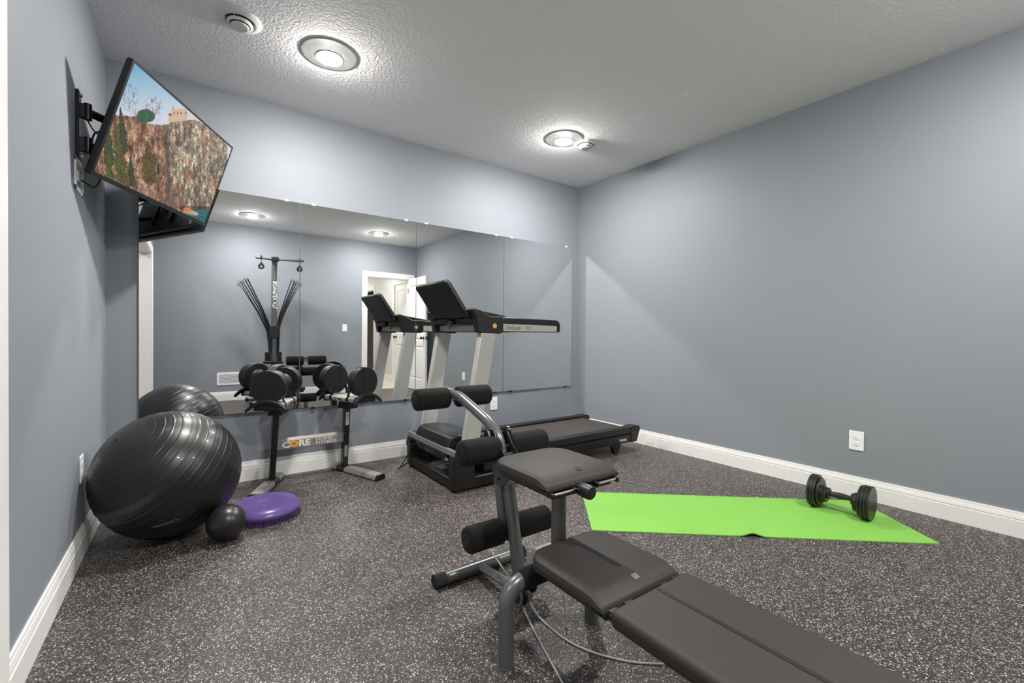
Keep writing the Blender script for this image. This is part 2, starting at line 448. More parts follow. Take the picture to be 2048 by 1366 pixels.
def panel_door(name, w, h, parent=None, hinge=(0, 0, 0), ang=0.0):
    """three-panel door leaf, hinged at x=0, leaf runs to +x, faces +-y"""
    t = 0.035
    mb = MB()
    st, rails = 0.11, [(0, 0.20), (0.88, 1.02), (h - 0.13, h)]
    rails = [(0, 0.20), (0.80, 0.90), (1.06, 1.16), (h - 0.13, h)]
    mb.bx(0, st, -t / 2, t / 2, 0, h); mb.bx(w - st, w, -t / 2, t / 2, 0, h)
    for a, c in rails: mb.bx(st, w - st, -t / 2, t / 2, a, c)
    for (a, c) in ((0.20, 0.80), (0.90, 1.06), (1.16, h - 0.13)):
        mb.bx(st, w - st, -t / 2 + 0.011, t / 2 - 0.011, a, c)
        for s_ in (-1, 1):
            y0, y1 = s_ * (t / 2 - 0.011), s_ * (t / 2 - 0.003)
            g0, g1 = 0.022, 0.045
            A = [(st + g0, y0, a + g0), (w - st - g0, y0, a + g0), (w - st - g0, y0, c - g0), (st + g0, y0, c - g0)]
            g1 = min(g1, (c - a) * 0.3)
            B = [(st + g1, y1, a + g1), (w - st - g1, y1, a + g1), (w - st - g1, y1, c - g1), (st + g1, y1, c - g1)]
            mb.add(A + B, [(0, 1, 5, 4), (1, 2, 6, 5), (2, 3, 7, 6), (3, 0, 4, 7), (4, 5, 6, 7)])
    o = mb.build(name, M_DOOR, local=True, smooth=False)
    o.location = hinge; o.rotation_euler = (0, 0, ang)
    struct(o)
    k = MB()
    for s_ in (-1, 1):
        k.lathe([(0, t / 2 - 0.001), (0.027, t / 2 - 0.001), (0.028, t / 2 + 0.004), (0.022, t / 2 + 0.008), (0.011, t / 2 + 0.011), (0.011, t / 2 + 0.03), (0.02, t / 2 + 0.036), (0.027, t / 2 + 0.048), (0.026, t / 2 + 0.058), (0.016, t / 2 + 0.066), (0, t / 2 + 0.068)], (w - 0.065, 0, 0.945), (0, s_, 0), 28)
    kk = k.build('door_knob', M_BLKM, parent=o, local=True); kk['label'] = 'round black door knob'
    lt_ = MB().bx(w - 0.001, w + 0.0015, -0.012, 0.012, 0.91, 0.975).build('latch_plate', M_BLKM, parent=o, local=True)
    hg = MB()
    for z in (0.2, 1.0, 1.82): hg.cyl((-0.004, t / 2 + 0.004, z - 0.045), (-0.004, t / 2 + 0.004, z + 0.045), 0.006, 12)
    hg.build('hinge', M_BLKM, parent=o, local=True)
    return o
panel_door('door_1', 0.80, 2.03, hinge=(DX1 - 0.02, -L + 0.022, 0.012), ang=math.radians(91.5))
panel_door('door_2', 0.808, 2.03, hinge=(hx1 + 0.03, -4.675, 0.012), ang=math.radians(-90))

# ------------------------------------------------------------------ ceiling fixtures
def recessed_light(x, y, label, lens=M_LENS, z=H, em=True):
    t = thing('recessed_light', (x, y, z), label, 'ceiling light', 'round recessed ceiling lights')
    prof = [(0.158, 0.0), (0.156, -0.004), (0.150, -0.006)] + [(0.150 - 0.076 * k / 8, -0.006 - 0.018 * (k / 8) ** 1.6) for k in range(1, 9)] + [(0.072, -0.027), (0.0705, -0.0265), (0.0705, -0.012), (0, -0.012)]
    MB().lathe(prof, (x, y, z), (0, 0, 1), 64).build('trim_ring', M_RING, t)
    c = MB().lathe([(0.0695, -0.0265), (0.066, -0.0312), (0.055, -0.0350), (0.040, -0.0378), (0.020, -0.0393), (0, -0.0398)], (x, y, z), (0, 0, 1), 40).build('lens', lens, t)
    return t
M_RING = mat('trim_ring_satin', (160, 160, 158), rough=0.45)
M_FIX = mat('fixture_white', (212, 212, 210), rough=0.5)
recessed_light(1.068, -0.835, 'lit round recessed ceiling light nearer the television and the larger looking vent')
recessed_light(2.919, -0.825, 'lit round recessed ceiling light beside the small vent, above the treadmill')
recessed_light(1.115, -3.606, 'lit round ceiling light seen only in the mirror, above the home gym tower')
recessed_light(2.904, -3.618, 'lit round ceiling light seen only in the mirror, near the open door')
recessed_light(3.15, -5.6, 'round ceiling light of the hallway beyond the open door', M_LENSH, 2.44)
recessed_light(3.15, -7.3, 'round ceiling light at the far end of the hallway beyond the open door', M_LENSH, 2.44)
recessed_light(-0.8, -2.9, 'unseen fill light added to the foyer ceiling beyond the wide opening to brighten the gym', M_LENSH, 2.44)  # added foyer light, out of view; its spill lifts the gym's ceiling and walls

def ceiling_vent(x, y, label):
    t = thing('ceiling_vent', (x, y, H), label, 'vent', 'round white ceiling vents')
    MB().lathe([(0.102, 0), (0.102, -0.004), (0.094, -0.012), (0.075, -0.016), (0.066, -0.012), (0.062, 0.0)], (x, y, H), (0, 0, 1), 56).build('flange', M_FIX, t)
    MB().lathe([(0.0615, -0.002), (0.0615, -0.003), (0, -0.003), (0, -0.002)], (x, y, H), (0, 0, 1), 40).build('throat', M_SLOT, t)
    MB().lathe([(0.060, -0.020), (0.060, -0.026), (0.052, -0.031), (0.047, -0.029), (0.046, -0.018), (0.057, -0.015)], (x, y, H), (0, 0, 1), 56).build('middle_ring', M_FIX, t)
    MB().lathe([(0, -0.003), (0.006, -0.003), (0.006, -0.026), (0.036, -0.028), (0.043, -0.034), (0.043, -0.040), (0.034, -0.042), (0.030, -0.036), (0.018, -0.039), (0, -0.040)], (x, y, H), (0, 0, 1), 56).build('centre_disc', M_FIX, t)
    b_ = MB()
    for k in range(3):
        a = k * 2 * PI / 3
        b_.tube([(x + math.cos(a) * 0.006, y + math.sin(a) * 0.006, H - 0.022), (x + math.cos(a) * 0.075, y + math.sin(a) * 0.075, H - 0.010)], 0.002, 8)
    b_.build('bracket', M_FIX, t)
ceiling_vent(0.618, -0.856, 'larger looking round white ceiling vent above the television')
ceiling_vent(3.135, -0.862, 'round white ceiling vent right beside a recessed light near the corner')

# ------------------------------------------------------------------ mirrors
def mirror_mat():
    M = bpy.data.materials.new('mirror_glass'); M.use_nodes = True
    b_ = M.node_tree.nodes['Principled BSDF']
    b_.inputs['Base Color'].default_value = (0.80, 0.815, 0.82, 1); b_.inputs['Metallic'].default_value = 1; b_.inputs['Roughness'].default_value = 0.0
    return M
M_MIR = mirror_mat()
M_EDGE = mat('mirror_edge', (92, 98, 104), rough=0.25)
MX1, MZ0, MZ1, PW = 3.8058, 0.4745, 1.9899, 0.914
names = ['rightmost', 'third from the left', 'second from the left', 'leftmost']
extra = ['beside the room corner behind the treadmill handrail', 'behind the treadmill console', 'above the dumbbell rack', 'partly hidden by the television and the big ball']
for i in range(4):
    x1 = MX1 - PW * i - 0.0012; x0 = MX1 - PW * (i + 1) + 0.0012
    t = thing('wall_mirror', ((x0 + x1) / 2, 0, MZ0), names[i] + ' frameless mirror panel, ' + extra[i], 'mirror', 'four frameless mirror panels in a row')
    MB().bx(x0, x1, -0.0100, -0.0005, MZ0, MZ1).build('backing', M_EDGE, t, smooth=False)
    MB().add([(x0 + .0015, -0.0106, MZ0 + .0015), (x1 - .0015, -0.0106, MZ0 + .0015), (x1 - .0015, -0.0106, MZ1 - .0015), (x0 + .0015, -0.0106, MZ1 - .0015),
              (x0 + .0015, -0.0101, MZ0 + .0015), (x1 - .0015, -0.0101, MZ0 + .0015), (x1 - .0015, -0.0101, MZ1 - .0015), (x0 + .0015, -0.0101, MZ1 - .0015)],
             [(0, 1, 2, 3), (7, 6, 5, 4), (0, 4, 5, 1), (1, 5, 6, 2), (2, 6, 7, 3), (3, 7, 4, 0)]).build('mirror_glass', M_MIR, t, smooth=False)
    for xx in (x0 + 0.09, x1 - 0.09):
        for zz, s_ in ((MZ1, 1), (MZ0, -1)):
            MB().bx(xx - 0.014, xx + 0.014, -0.0155, 0, zz + s_ * 0.008, zz - s_ * 0.006).build('clip', M_WHT if s_ > 0 else M_BLKM, t, bevel=0.002)

# ------------------------------------------------------------------ wall plates
def outlet(P, n, label, kind='duplex'):
    """wall plate centred at P facing n"""
    P = Vector(P); n = Vector(n); s_ = Vector((0, 0, 1)).cross(n)
    t = thing('electrical_outlet' if kind != 'switch' else 'light_switch', tuple(P), label, 'outlet' if kind != 'switch' else 'switch', 'white wall outlets' if kind != 'switch' else None)
    def slab(poly, d0, d1): return MB().prism(poly, lambda p: P + s_ * p[0] + Vector((0, 0, p[1])) + n * d0, lambda p: P + s_ * p[0] + Vector((0, 0, p[1])) + n * d1)
    slab(rrect(0.080, 0.124, 0.004, 3), 0.0003, 0.0055).build('cover_plate', M_WHT, t, bevel=0.0018)
    if kind == 'duplex':
        for zc in (0.0195, -0.0195):
            f = slab(rrect(0.034, 0.028, 0.011, 6, 0, zc), 0.005, 0.0075).build('socket', M_WHT, t, bevel=0.0006)
            mb = MB()
            for xx, hh in ((-0.0065, 0.009), (0.0065, 0.0075)):
                mb.prism([(xx - .0011, zc + .004 - hh / 2), (xx + .0011, zc + .004 - hh / 2), (xx + .0011, zc + .004 + hh / 2), (xx - .0011, zc + .004 + hh / 2)], lambda p: P + s_ * p[0] + Vector((0, 0, p[1])) + n * .0074, lambda p: P + s_ * p[0] + Vector((0, 0, p[1])) + n * .0079)
            mb.prism(rrect(0.005, 0.005, 0.0024, 3, 0, zc - 0.0075), lambda p: P + s_ * p[0] + Vector((0, 0, p[1])) + n * .0074, lambda p: P + s_ * p[0] + Vector((0, 0, p[1])) + n * .0079)
            mb.build('slot', M_SLOT, f)
    else:
        slab(rrect(0.034, 0.068, 0.003, 3), 0.005, 0.0075).build('rocker', M_WHT, t, bevel=0.001)
        slab([(-.015, -.001), (.015, -.001), (.015, .001), (-.015, .001)], 0.0074, 0.009).build('ridge', M_WHT, t)
    return t
outlet((W, -2.568, 0.366), (-1, 0, 0), 'white duplex outlet on the right wall above the floor dumbbell')
outlet((2.792, 0, 0.366), (0, -1, 0), 'white duplex outlet on the mirror wall below the mirrors, behind the treadmill')
outlet((0, -0.765, 0.40), (1, 0, 0), 'white duplex outlet on the left wall, half hidden behind the big black ball')
outlet((2.583, -L, 1.122), (0, 1, 0), 'white light switch beside the open white door, seen in the mirror', 'switch')

t = thing('wall_register', (0.90, -L, 0.33), 'white slatted air register low on the wall behind the home gym, seen in the mirror', 'vent')
mb = MB(); mb.bx(0.735, 1.055, -L, -L + .006, .235, .262); mb.bx(0.735, 1.055, -L, -L + .006, .398, .425); mb.bx(.735, .762, -L, -L + .006, .262, .398); mb.bx(1.028, 1.055, -L, -L + .006, .262, .398)
mb.build('frame', M_WHT, t)
MB().bx(.762, 1.028, -L, -L + .001, .262, .398).build('recess', M_SLOT, t)
mb = MB()
for k in range(11):
    mb.box((0.895, -L + .005, .268 + k * .0125), (0.266, .008, .0022), Matrix.Rotation(math.radians(-35), 3, 'X'))
mb.build('louvre', M_WHT, t)
tag(t)

# recessed media plate under the television
t = thing('media_wall_plate', (0, -0.82, 1.735), 'white recessed cable plate on the left wall just below the television mount', 'wall plate')
yy0, yy1, zz0, zz1 = -0.905, -0.735, 1.655, 1.80
mb = MB(); mb.bx(0.0005, .007, yy0, yy1, zz0, zz0 + .02); mb.bx(0.0005, .007, yy0, yy1, zz1 - .02, zz1); mb.bx(0.0005, .007, yy0, yy0 + .02, zz0, zz1); mb.bx(0.0005, .007, yy1 - .02, yy1, zz0, zz1)
mb.build('frame', M_WHT, t, bevel=.001)
MB().bx(0.0005, .003, yy0 + .02, yy1 - .02, zz0 + .02, zz1 - .02).build('insert', M_GREYL, t)
for yk in (-.868, -.79):
    MB().bx(0.003, .009, yk, yk + .03, zz0 + .045, zz0 + .09).build('socket', M_WHT, t, bevel=.001)

# ------------------------------------------------------------------ television and mount
TL, TR, BR, BL = (Vector(p) for p in ((0.208, -1.026, 2.227), (0.634, -0.187, 2.227), (0.484, -0.111, 1.714), (0.059, -0.951, 1.714)))
ex = (TR - TL).normalized(); ez = (TL - BL); ez = (ez - ex * ez.dot(ex)).normalized(); en = ex.cross(ez) * 1.0
TW, TH = 0.941, 0.539
TC = (TL + TR + BR + BL) / 4
if en.dot(cam.location - TC) < 0: en = -en
def tp(s, tt, d=0.0):      # s across 0..1, tt down 0..1, d metres out of the screen
    return TC + ex * ((s - 0.5) * TW) + ez * ((0.5 - tt) * TH) + en * d
t = thing('television', tuple(TC), 'flat screen television tilted on the left wall, showing a rocky cliff', 'television')
def slab2(mb, s0, s1, t0, t1, d0, d1):
    P = [tp(s, q_, d) for d in (d0, d1) for s, q_ in ((s0, t0), (s1, t0), (s1, t1), (s0, t1))]
    return mb.add(P, [(0, 1, 2, 3), (7, 6, 5, 4), (0, 4, 5, 1), (1, 5, 6, 2), (2, 6, 7, 3), (3, 7, 4, 0)])
bs, bt = 0.0135, 0.021
mb = MB(); slab2(mb, 0, 1, 0, bt, -0.022, 0); slab2(mb, 0, 1, 1 - bt * 1.6, 1, -0.022, 0); slab2(mb, 0, bs, bt, 1 - bt * 1.6, -0.022, 0); slab2(mb, 1 - bs, 1, bt, 1 - bt * 1.6, -0.022, 0)
mb.build('bezel', M_BLKM, t, smooth=False)
mb = MB(); slab2(mb, 0.004, 0.996, 0.006, 0.994, -0.032, -0.0215)
slab2(mb, 0.05, 0.95, 0.30, 0.96, -0.060, -0.031)
mb.build('back_cover', M_BLK, t, bevel=0.004)
mb = MB(); slab2(mb, 0.90, 0.925, 0.80, 0.93, -0.0612, -0.0600)
mb.build('sticker', M_STK, t, smooth=False)
slab2(MB(), 0.985, 0.995, 0.972, 0.985, -0.0001, 0.0006).build('indicator', M_GPR, t, smooth=False)

HM = np.array([[1253.012707, -345.211168, 150.499529], [1068.071831, 915.563985, 31.822963], [0.477508, -0.010875, 1.0]])
rng = np.random.default_rng(7)
def vnoise(x, y, seed):
    r = np.random.default_rng(seed).random((256, 256))
    xi = np.floor(x).astype(int); yi = np.floor(y).astype(int); fx = x - xi; fy = y - yi
    fx = fx * fx * (3 - 2 * fx); fy = fy * fy * (3 - 2 * fy)
    g = lambda a, c: r[a % 256, c % 256]
    return (g(xi, yi) * (1 - fx) + g(xi + 1, yi) * fx) * (1 - fy) + (g(xi, yi + 1) * (1 - fx) + g(xi + 1, yi + 1) * fx) * fy
def fbm(x, y, seed, o=4):
    s = 0; a = 1; tot = 0
    for k in range(o):
        s = s + a * vnoise(x * 2 ** k, y * 2 ** k, seed + k); tot += a; a *= 0.6
    return s / tot
def picture(X, Y):
    """colours of the cliff picture; X, Y in picture units"""
    def C(r, g, b_): return np.array([r, g, b_], float)
    def mixc(a, b_, f): return a * (1 - f[..., None]) + b_ * f[..., None]
    col = np.zeros(X.shape + (3,))
    f = np.clip((Y - 60) / 430, 0, 1)
    col[:] = C(98, 160, 196); col = mixc(col, C(205, 212, 224), f ** 0.8)
    cl = np.clip((fbm(X / 160, Y / 60, 3) - 0.5) * 3, 0, 1) * np.clip((Y - 250) / 200, 0, 1)
    col = mixc(col, C(222, 206, 210), cl * 0.6)
    # bare trees
    for (cx, cy, rx, ry, sd) in ((115, 345, 80, 110, 11), (310, 430, 85, 100, 12), (170, 470, 40, 40, 13)):
        d = ((X - cx) / rx) ** 2 + ((Y - cy) / ry) ** 2
        th = np.arctan2(X - cx, (cy + ry) - Y)
        rr = np.hypot(X - cx, (cy + ry) - Y)
        n = np.abs(fbm(th * 11 + 20, rr / 55 + 3, sd, 4) - 0.5)
        k = np.clip(1.2 - n / 0.055, 0, 1) * np.clip(1.25 - d, 0, 1) * 0.8
        col = mixc(col, C(84, 74, 84), np.clip(k, 0, 1))
        col = mixc(col, C(84, 74, 84), np.clip((1 - np.abs(X - cx) / 3.5), 0, 1) * (Y > cy) * (Y < cy + ry) * 0.7)
    # cliff outline
    xs = [-300, 0, 90, 180, 280, 380, 430, 480, 620, 680, 760, 870, 905, 1200]
    ys = [470, 480, 490, 500, 552, 562, 556, 522, 520, 532, 592, 690, 730, 900]
    top = np.interp(X, xs, ys) + (fbm(X / 14, Y / 14, 21, 2) - 0.5) * 16
    cliff = (Y > top) & (X < 903 + (fbm(X / 20, Y / 25, 22, 2) - .5) * 10)
    v1 = fbm(X / 34, Y / 95, 31, 5); v2 = fbm(X / 13, Y / 34, 37, 4); v3 = fbm(X / 55, Y / 50, 43, 3); v4 = fbm(X / 6, Y / 9, 47, 2)
    rock = mixc(np.zeros(X.shape + (3,)) + C(92, 60, 48), C(196, 158, 126), np.clip(v1 * 1.9 - 0.45, 0, 1))
    rock = mixc(rock, C(170, 106, 74), np.clip((v3 - 0.5) * 3.2, 0, 1) * 0.45)
    right = np.clip((X - 400) / 60, 0, 1)
    grey = mixc(np.zeros(X.shape + (3,)) + C(92, 92, 84), C(206, 190, 160), np.clip(v1 * 1.8 - 0.35, 0, 1))
    rock = mixc(rock, grey, right * np.clip(0.95 - (v3 - .5) * 2.2 - np.clip((Y - 900) / 500, 0, .3), 0, 1) * 0.85)
    rock = rock * (0.28 + 1.35 * v2[..., None]) * (0.62 + 0.75 * v4[..., None])
    crack = np.clip(1 - np.abs(fbm(X / 40, Y / 170, 53, 4) - 0.5) / 0.018, 0, 1)
    rock = mixc(rock, C(52, 46, 44), crack * 0.7)
    shade = np.clip(1 - np.abs(X - 415 - (Y - 560) * 0.04) / 34, 0, 1) * np.clip((Y - 560) / 60, 0, 1)
    rock = mixc(rock, C(66, 60, 60), shade * 0.7)
    brush = np.clip((fbm(X / 10, Y / 26, 61, 3) - 0.36) * 3, 0, 1) * (np.clip(1 - (Y - top) / 70, 0, 1) * (X > 150) + np.clip((Y - 980 - (X - 100) * .15) / 120, 0, 1) * (X < 560))
    rock = mixc(rock, C(124, 88, 76), np.clip(brush, 0, 1) * 0.65)
    pale = ((X + 40) / 60) ** 2 + ((Y - 820) / 130) ** 2 < 1
    rock = np.where(pale[..., None], rock * 0.7 + C(200, 180, 165) * 0.35, rock)
    col = np.where(cliff[..., None], rock, col)
    # building
    bl = (X > 432) & (X < 600) & (Y > 428 + (X < 455) * 45) & (Y < 545 - (X - 430) * 0.12) & ~((X > 585) & (Y < 480))
    col[bl] = C(206, 176, 150)
    b2 = (X > 580) & (X < 680) & (Y > 482 + (X - 580) * .1) & (Y < 522); col[b2] = C(216, 205, 190)
    for wx_ in (478, 506, 534, 572): col[(np.abs(X - wx_) < 5) & (np.abs(Y - 468) < 8) & (X < 600)] = C(92, 70, 62)
    col[(X > 455) & (X < 585) & (Y > 428) & (Y < 434)] = C(226, 205, 185)
    col[(X > 434) & (X < 458) & (Y > 468) & (Y < 490)] = C(172, 62, 66)
    col[(np.abs(X - 469) < 4) & (Y > 414) & (Y < 430)] = C(96, 84, 84)
    # round green tree and conifers
    nz = fbm(X / 9, Y / 9, 71, 3)
    gt = (((X - 250) / 75) ** 2 + ((Y - 490) / 54) ** 2 < 0.7 + 0.6 * nz)
    col[gt] = (C(40, 82, 50) * (0.6 + 0.9 * nz[..., None]))[gt]
    for (tx, ty, bx_, by_, wd, cc) in ((45, 415, 75, 800, 46, (52, 70, 42)), (5, 545, 60, 1035, 60, (92, 92, 44)), (-60, 560, -40, 900, 60, (66, 84, 44)), (262, 680, 285, 1045, 66, (92, 82, 42)), (125, 800, 140, 1060, 34, (50, 72, 40)), (350, 860, 352, 960, 16, (48, 66, 42)), (-60, 800, -30, 1050, 45, (86, 96, 44))):
        h = np.clip((Y - ty) / (by_ - ty), 0, 1); cx = tx + (bx_ - tx) * h
        w_ = wd * np.clip(h * 1.6, 0, 1) ** 0.75 * np.clip((1 - h) * 9, 0, 1) ** .4 * (0.72 + 0.5 * fbm(Y / 16, X / 200, 85, 2))
        inside = (np.abs(X - cx) < w_ * (0.35 + 0.9 * nz)) & (Y > ty) & (Y < by_)
        tex = (C(*cc) * 0.8 + C(96, 72, 50) * 0.2) * (0.25 + 1.30 * fbm(X / 6, Y / 12, 81, 4)[..., None])
        col[inside] = tex[inside]
    # water and the rocks at its edge
    wt = (Y > 1238 + (X - 600) * 0.05 + (fbm(X / 20, Y / 10, 91, 2) - .5) * 12) & (X > 600)
    col[wt] = (C(36, 98, 100) * (0.8 + 0.4 * fbm(X / 30, Y / 6, 93, 2)[..., None]))[wt]
    dk = (X > 520) & (X < 760) & (Y > 1215) & (Y < 1245); col[dk] = col[dk] * 0.55
    rk = ((X - 612) / 58) ** 2 + ((Y - 1262 - (X - 612) * .3) / 20) ** 2 < 1; col[rk] = (C(196, 168, 146) * (0.6 + .7 * v4[..., None]))[rk]
    ro = ((X - 580) / 30) ** 2 + ((Y - 1240) / 17) ** 2 < 1; col[ro] = (C(224, 122, 52) * (0.75 + .4 * v4[..., None]))[ro]
    return np.clip(col / 255, 0, 1)
GX, GY = 420, 240
S = np.linspace(bs, 1 - bs, GX + 1); Q = np.linspace(bt, 1 - bt * 1.6, GY + 1)
SS, QQ = np.meshgrid(S, Q)
den = HM[2, 0] * SS + HM[2, 1] * QQ + 1
PX = (HM[0, 0] * SS + HM[0, 1] * QQ + HM[0, 2]) / den; PY = (HM[1, 0] * SS + HM[1, 1] * QQ + HM[1, 2]) / den
pic = picture(PX, PY)
picl = np.where(pic <= 0.04045, pic / 12.92, ((pic + 0.055) / 1.055) ** 2.4)
me = bpy.data.meshes.new('screen')
o0 = tp(0, 0, -0.001) - TC
V = [tuple(o0 + ex * (float(s) * TW) - ez * (float(q_) * TH)) for q_ in Q for s in S]
n1 = GX + 1
F = [(j * n1 + i, (j + 1) * n1 + i, (j + 1) * n1 + i + 1, j * n1 + i + 1) for j in range(GY) for i in range(GX)]
me.from_pydata(V, [], F)
ca = me.color_attributes.new('picture', 'FLOAT_COLOR', 'POINT')
ca.data.foreach_set('color', np.concatenate([picl.reshape(-1, 3), np.ones((n1 * (GY + 1), 1))], 1).astype(np.float32).ravel())
MS = bpy.data.materials.new('screen_picture'); MS.use_nodes = True
nt = MS.node_tree; b_ = nt.nodes['Principled BSDF']
at = nt.nodes.new('ShaderNodeAttribute'); at.attribute_name = 'picture'
b_.inputs['Base Color'].default_value = (0.01, 0.01, 0.01, 1); b_.inputs['Roughness'].default_value = 0.25; b_.inputs['Specular IOR Level'].default_value = 0.2
nt.links.new(at.outputs['Color'], b_.inputs['Emission Color']); b_.inputs['Emission Strength'].default_value = 0.95
me.materials.append(MS)
scr = bpy.data.objects.new('screen', me); COL.objects.link(scr); scr.parent = t
scr['label'] = 'lit screen picture of a cliff above teal water'

tm = thing('television_mount', (0.0, -0.84, 1.95), 'black articulated wall mount holding the television on the left wall', 'wall mount')
MB().bx(0.0005, 0.012, -0.875, -0.815, 1.80, 2.10).build('wall_plate', M_BLKM, tm, bevel=.003)
mb = MB()
for zz in (1.815, 2.085): mb.cyl((0.012, -0.845, zz), (0.02, -0.845, zz), 0.009, 16)
mb.build('bolt', M_CHROME, tm)
tb = tp(0.5, 0.5, -0.075)
for zz in (2.02, 1.87):
    mb = MB(); mb.cyl((0.035, -0.835, zz - .035), (0.035, -0.835, zz + .035), 0.015, 24); mb.bx(0.01, 0.035, -0.848, -0.822, zz - .03, zz + .03)
    e = Vector((0.20, -0.66, zz)); a = Vector((0.035, -0.835, zz)); c = Vector((tb.x - 0.02, tb.y, zz))
    mb.tube([a, e], 0.015, 16, flat=(0.6, 1.3)); mb.cyl(e - Vector((0, 0, .026)), e + Vector((0, 0, .026)), 0.014, 24); mb.tube([e, c], 0.015, 16, flat=(0.6, 1.2))
    mb.build('arm', M_BLKM, tm)
mb = MB(); mb.cyl((tb.x - 0.02, tb.y, 1.80), (tb.x - 0.02, tb.y, 2.09), 0.017, 20); mb.build('pivot_post', M_BLKM, tm)
mb = MB(); slab2(mb, 0.37, 0.63, 0.33, 0.67, -0.066, -0.0605); slab2(mb, 0.36, 0.39, 0.15, 0.85, -0.078, -0.0605); slab2(mb, 0.61, 0.64, 0.15, 0.85, -0.078, -0.0605); slab2(mb, 0.44, 0.56, 0.40, 0.60, -0.10, -0.066)
mb.build('bracket_plate', M_BLKM, tm, bevel=.002)
mb = MB(); mb.tube(spline([(0.03, -0.82, 1.99), (0.055, -0.77, 1.955), (0.10, -0.72, 1.96), (0.15, -0.69, 2.0)], 8), 0.003, 8)
mb.tube(spline([(0.008, -0.80, 1.72), (0.05, -0.78, 1.70), (0.07, -0.78, 1.76), (0.05, -0.81, 1.84), (0.06, -0.80, 1.95), (0.16, -0.67, 1.98)], 8), 0.0035, 8)
mb.build('cable', M_BLK, tm)

# ------------------------------------------------------------------ balls and balance disc
def groove_ball(name, c, r, pole, ridges, label, rh, mat_):
    o = thing(name, (c[0], c[1], 0.0), label, 'exercise ball')
    prof = []
    N = ridges * 16
    sp = PI * 0.94 / ridges
    for k in range(N + 1):
        a = PI * k / N
        ph = ((a - PI * 0.03) / sp) % 1.0
        rr = r
        if PI * 0.05 < a < PI * 0.95:
            rr = r + rh * math.exp(-((ph - 0.5) / 0.045) ** 2)
        prof.append((max(0, rr * math.sin(a)) if 0 < k < N else 0, rr * math.cos(a)))
    MB().lathe(prof, c, pole, 120).build('shell', mat_, o, angle=80)
    p = Vector(pole).normalized()
    MB().lathe([(0, r - .002), (0.014, r - .002), (0.013, r + .002), (0.008, r + .0028), (0, r + .0028)], c, p, 24).build('valve_plug', M_BLK, o)
    return o
M_BALL = mat('ball_vinyl', (23, 21, 20), rough=0.36, spec=0.55, coat=0.15, noise=(9, 0.25), bump=(30, 0.05, 0.004))
bc = (0.3262, -0.7285, 0.3135)
ball = groove_ball('stability_ball', bc, 0.3115, (-0.628, -0.325, 0.707), 25, 'very large black ribbed exercise ball in the corner under the television', 0.0021, M_BALL)
n_ = Vector((-0.0408, -0.844, -0.535)).normalized()
xd = Vector((0.92, -0.12, 0.24)); xd = (xd - n_ * xd.dot(n_)).normalized(); yd = n_.cross(xd)
lo = Vector(bc) + n_ * 0.3128
lgm = MB()
for k in range(9):
    c0 = lo + xd * (-0.045 + k * .0085)
    pp = [c0 + xd * dx_ + yd * dy_ for dx_, dy_ in ((0, -.006), (.0055, -.006), (.0055, .006 - .003 * (k % 2)), (0, .006 - .003 * (k % 2)))]
    pp = [Vector(bc) + (p - Vector(bc)).normalized() * .3135 for p in pp]
    lgm.add(pp + [p - n_ * .002 for p in pp], [(0, 1, 2, 3), (7, 6, 5, 4), (0, 4, 5, 1), (1, 5, 6, 2), (2, 6, 7, 3), (3, 7, 4, 0)])
lgm.build('logo_print', M_GPR, ball, smooth=False)
MB().lathe([(0.008, 0), (0.0125, 0), (0.0125, 0.001), (0.008, 0.001)], lo + xd * 0.045, n_, 24).build('logo_ring', M_GPR, ball)
sb = groove_ball('mini_exercise_ball', (0.556, -0.968, 0.0875), 0.0870, (0.2, 0.5, 0.8), 3, 'small smooth dark ball on the floor between the huge ball and the purple disc', 0.0, mat('small_ball_vinyl', (33, 31, 30), rough=0.33, noise=(12, 0.3)))
M_PUR = mat('purple_vinyl', (98, 76, 140), rough=0.28, spec=0.55, coat=0.1)
dc = (0.757, -0.735)
disc = thing('balance_disc', (*dc, 0), 'purple inflatable balance disc with small nubs on the floor', 'balance disc')
DS, DZ = 1.09, 1.28
topp = [(0, .052), (.02, .052), (.03, .056), (.045, .062), (.07, .0655), (.10, .066), (.125, .063), (.145, .056), (.158, .046), (.1645, .036), (.1655, .033), (.1655, .031), (.1645, .028), (.158, .018), (.145, .009), (.13, .0055), (0, .0055)]
topp = [(a * DS, b_ * DZ) for a, b_ in topp]
MB().lathe(topp, (*dc, 0), (0, 0, 1), 96).build('cushion', M_PUR, disc, angle=60)
mb = MB()
def hz(r):
    rs = [p[0] for p in topp[:11]]; hs = [p[1] for p in topp[:11]]
    return float(np.interp(r, rs, hs))
for rr in np.arange(0.05, 0.162, 0.0088):
    n = int(2 * PI * rr / 0.0095)
    for k in range(n):
        a = 2 * PI * k / n; x = dc[0] + rr * math.cos(a); y = dc[1] + rr * math.sin(a); z = hz(rr)
        mb.lathe([(0.0026, -0.001), (0.0021, 0.0020), (0, 0.0030)], (x, y, z), (0.3 * math.cos(a) * (rr / .15) ** 3, 0.3 * math.sin(a) * (rr / .15) ** 3, 1), 5)
tag(mb.build('top_nubs', M_PUR, disc, angle=80), kind='stuff')
mb = MB()
for rr in (0.166, 0.155, 0.142):
    n = int(2 * PI * rr / 0.013)
    for k in range(n):
        a = 2 * PI * k / n
        z0 = {0.166: 0.018, 0.155: 0.011, 0.142: 0.008}[rr]
        mb.cyl((dc[0] + rr * math.cos(a), dc[1] + rr * math.sin(a), 0.0003), (dc[0] + rr * math.cos(a), dc[1] + rr * math.sin(a), z0 + .002), 0.0028, 6)
tag(mb.build('bottom_nubs', M_PUR, disc), kind='stuff')

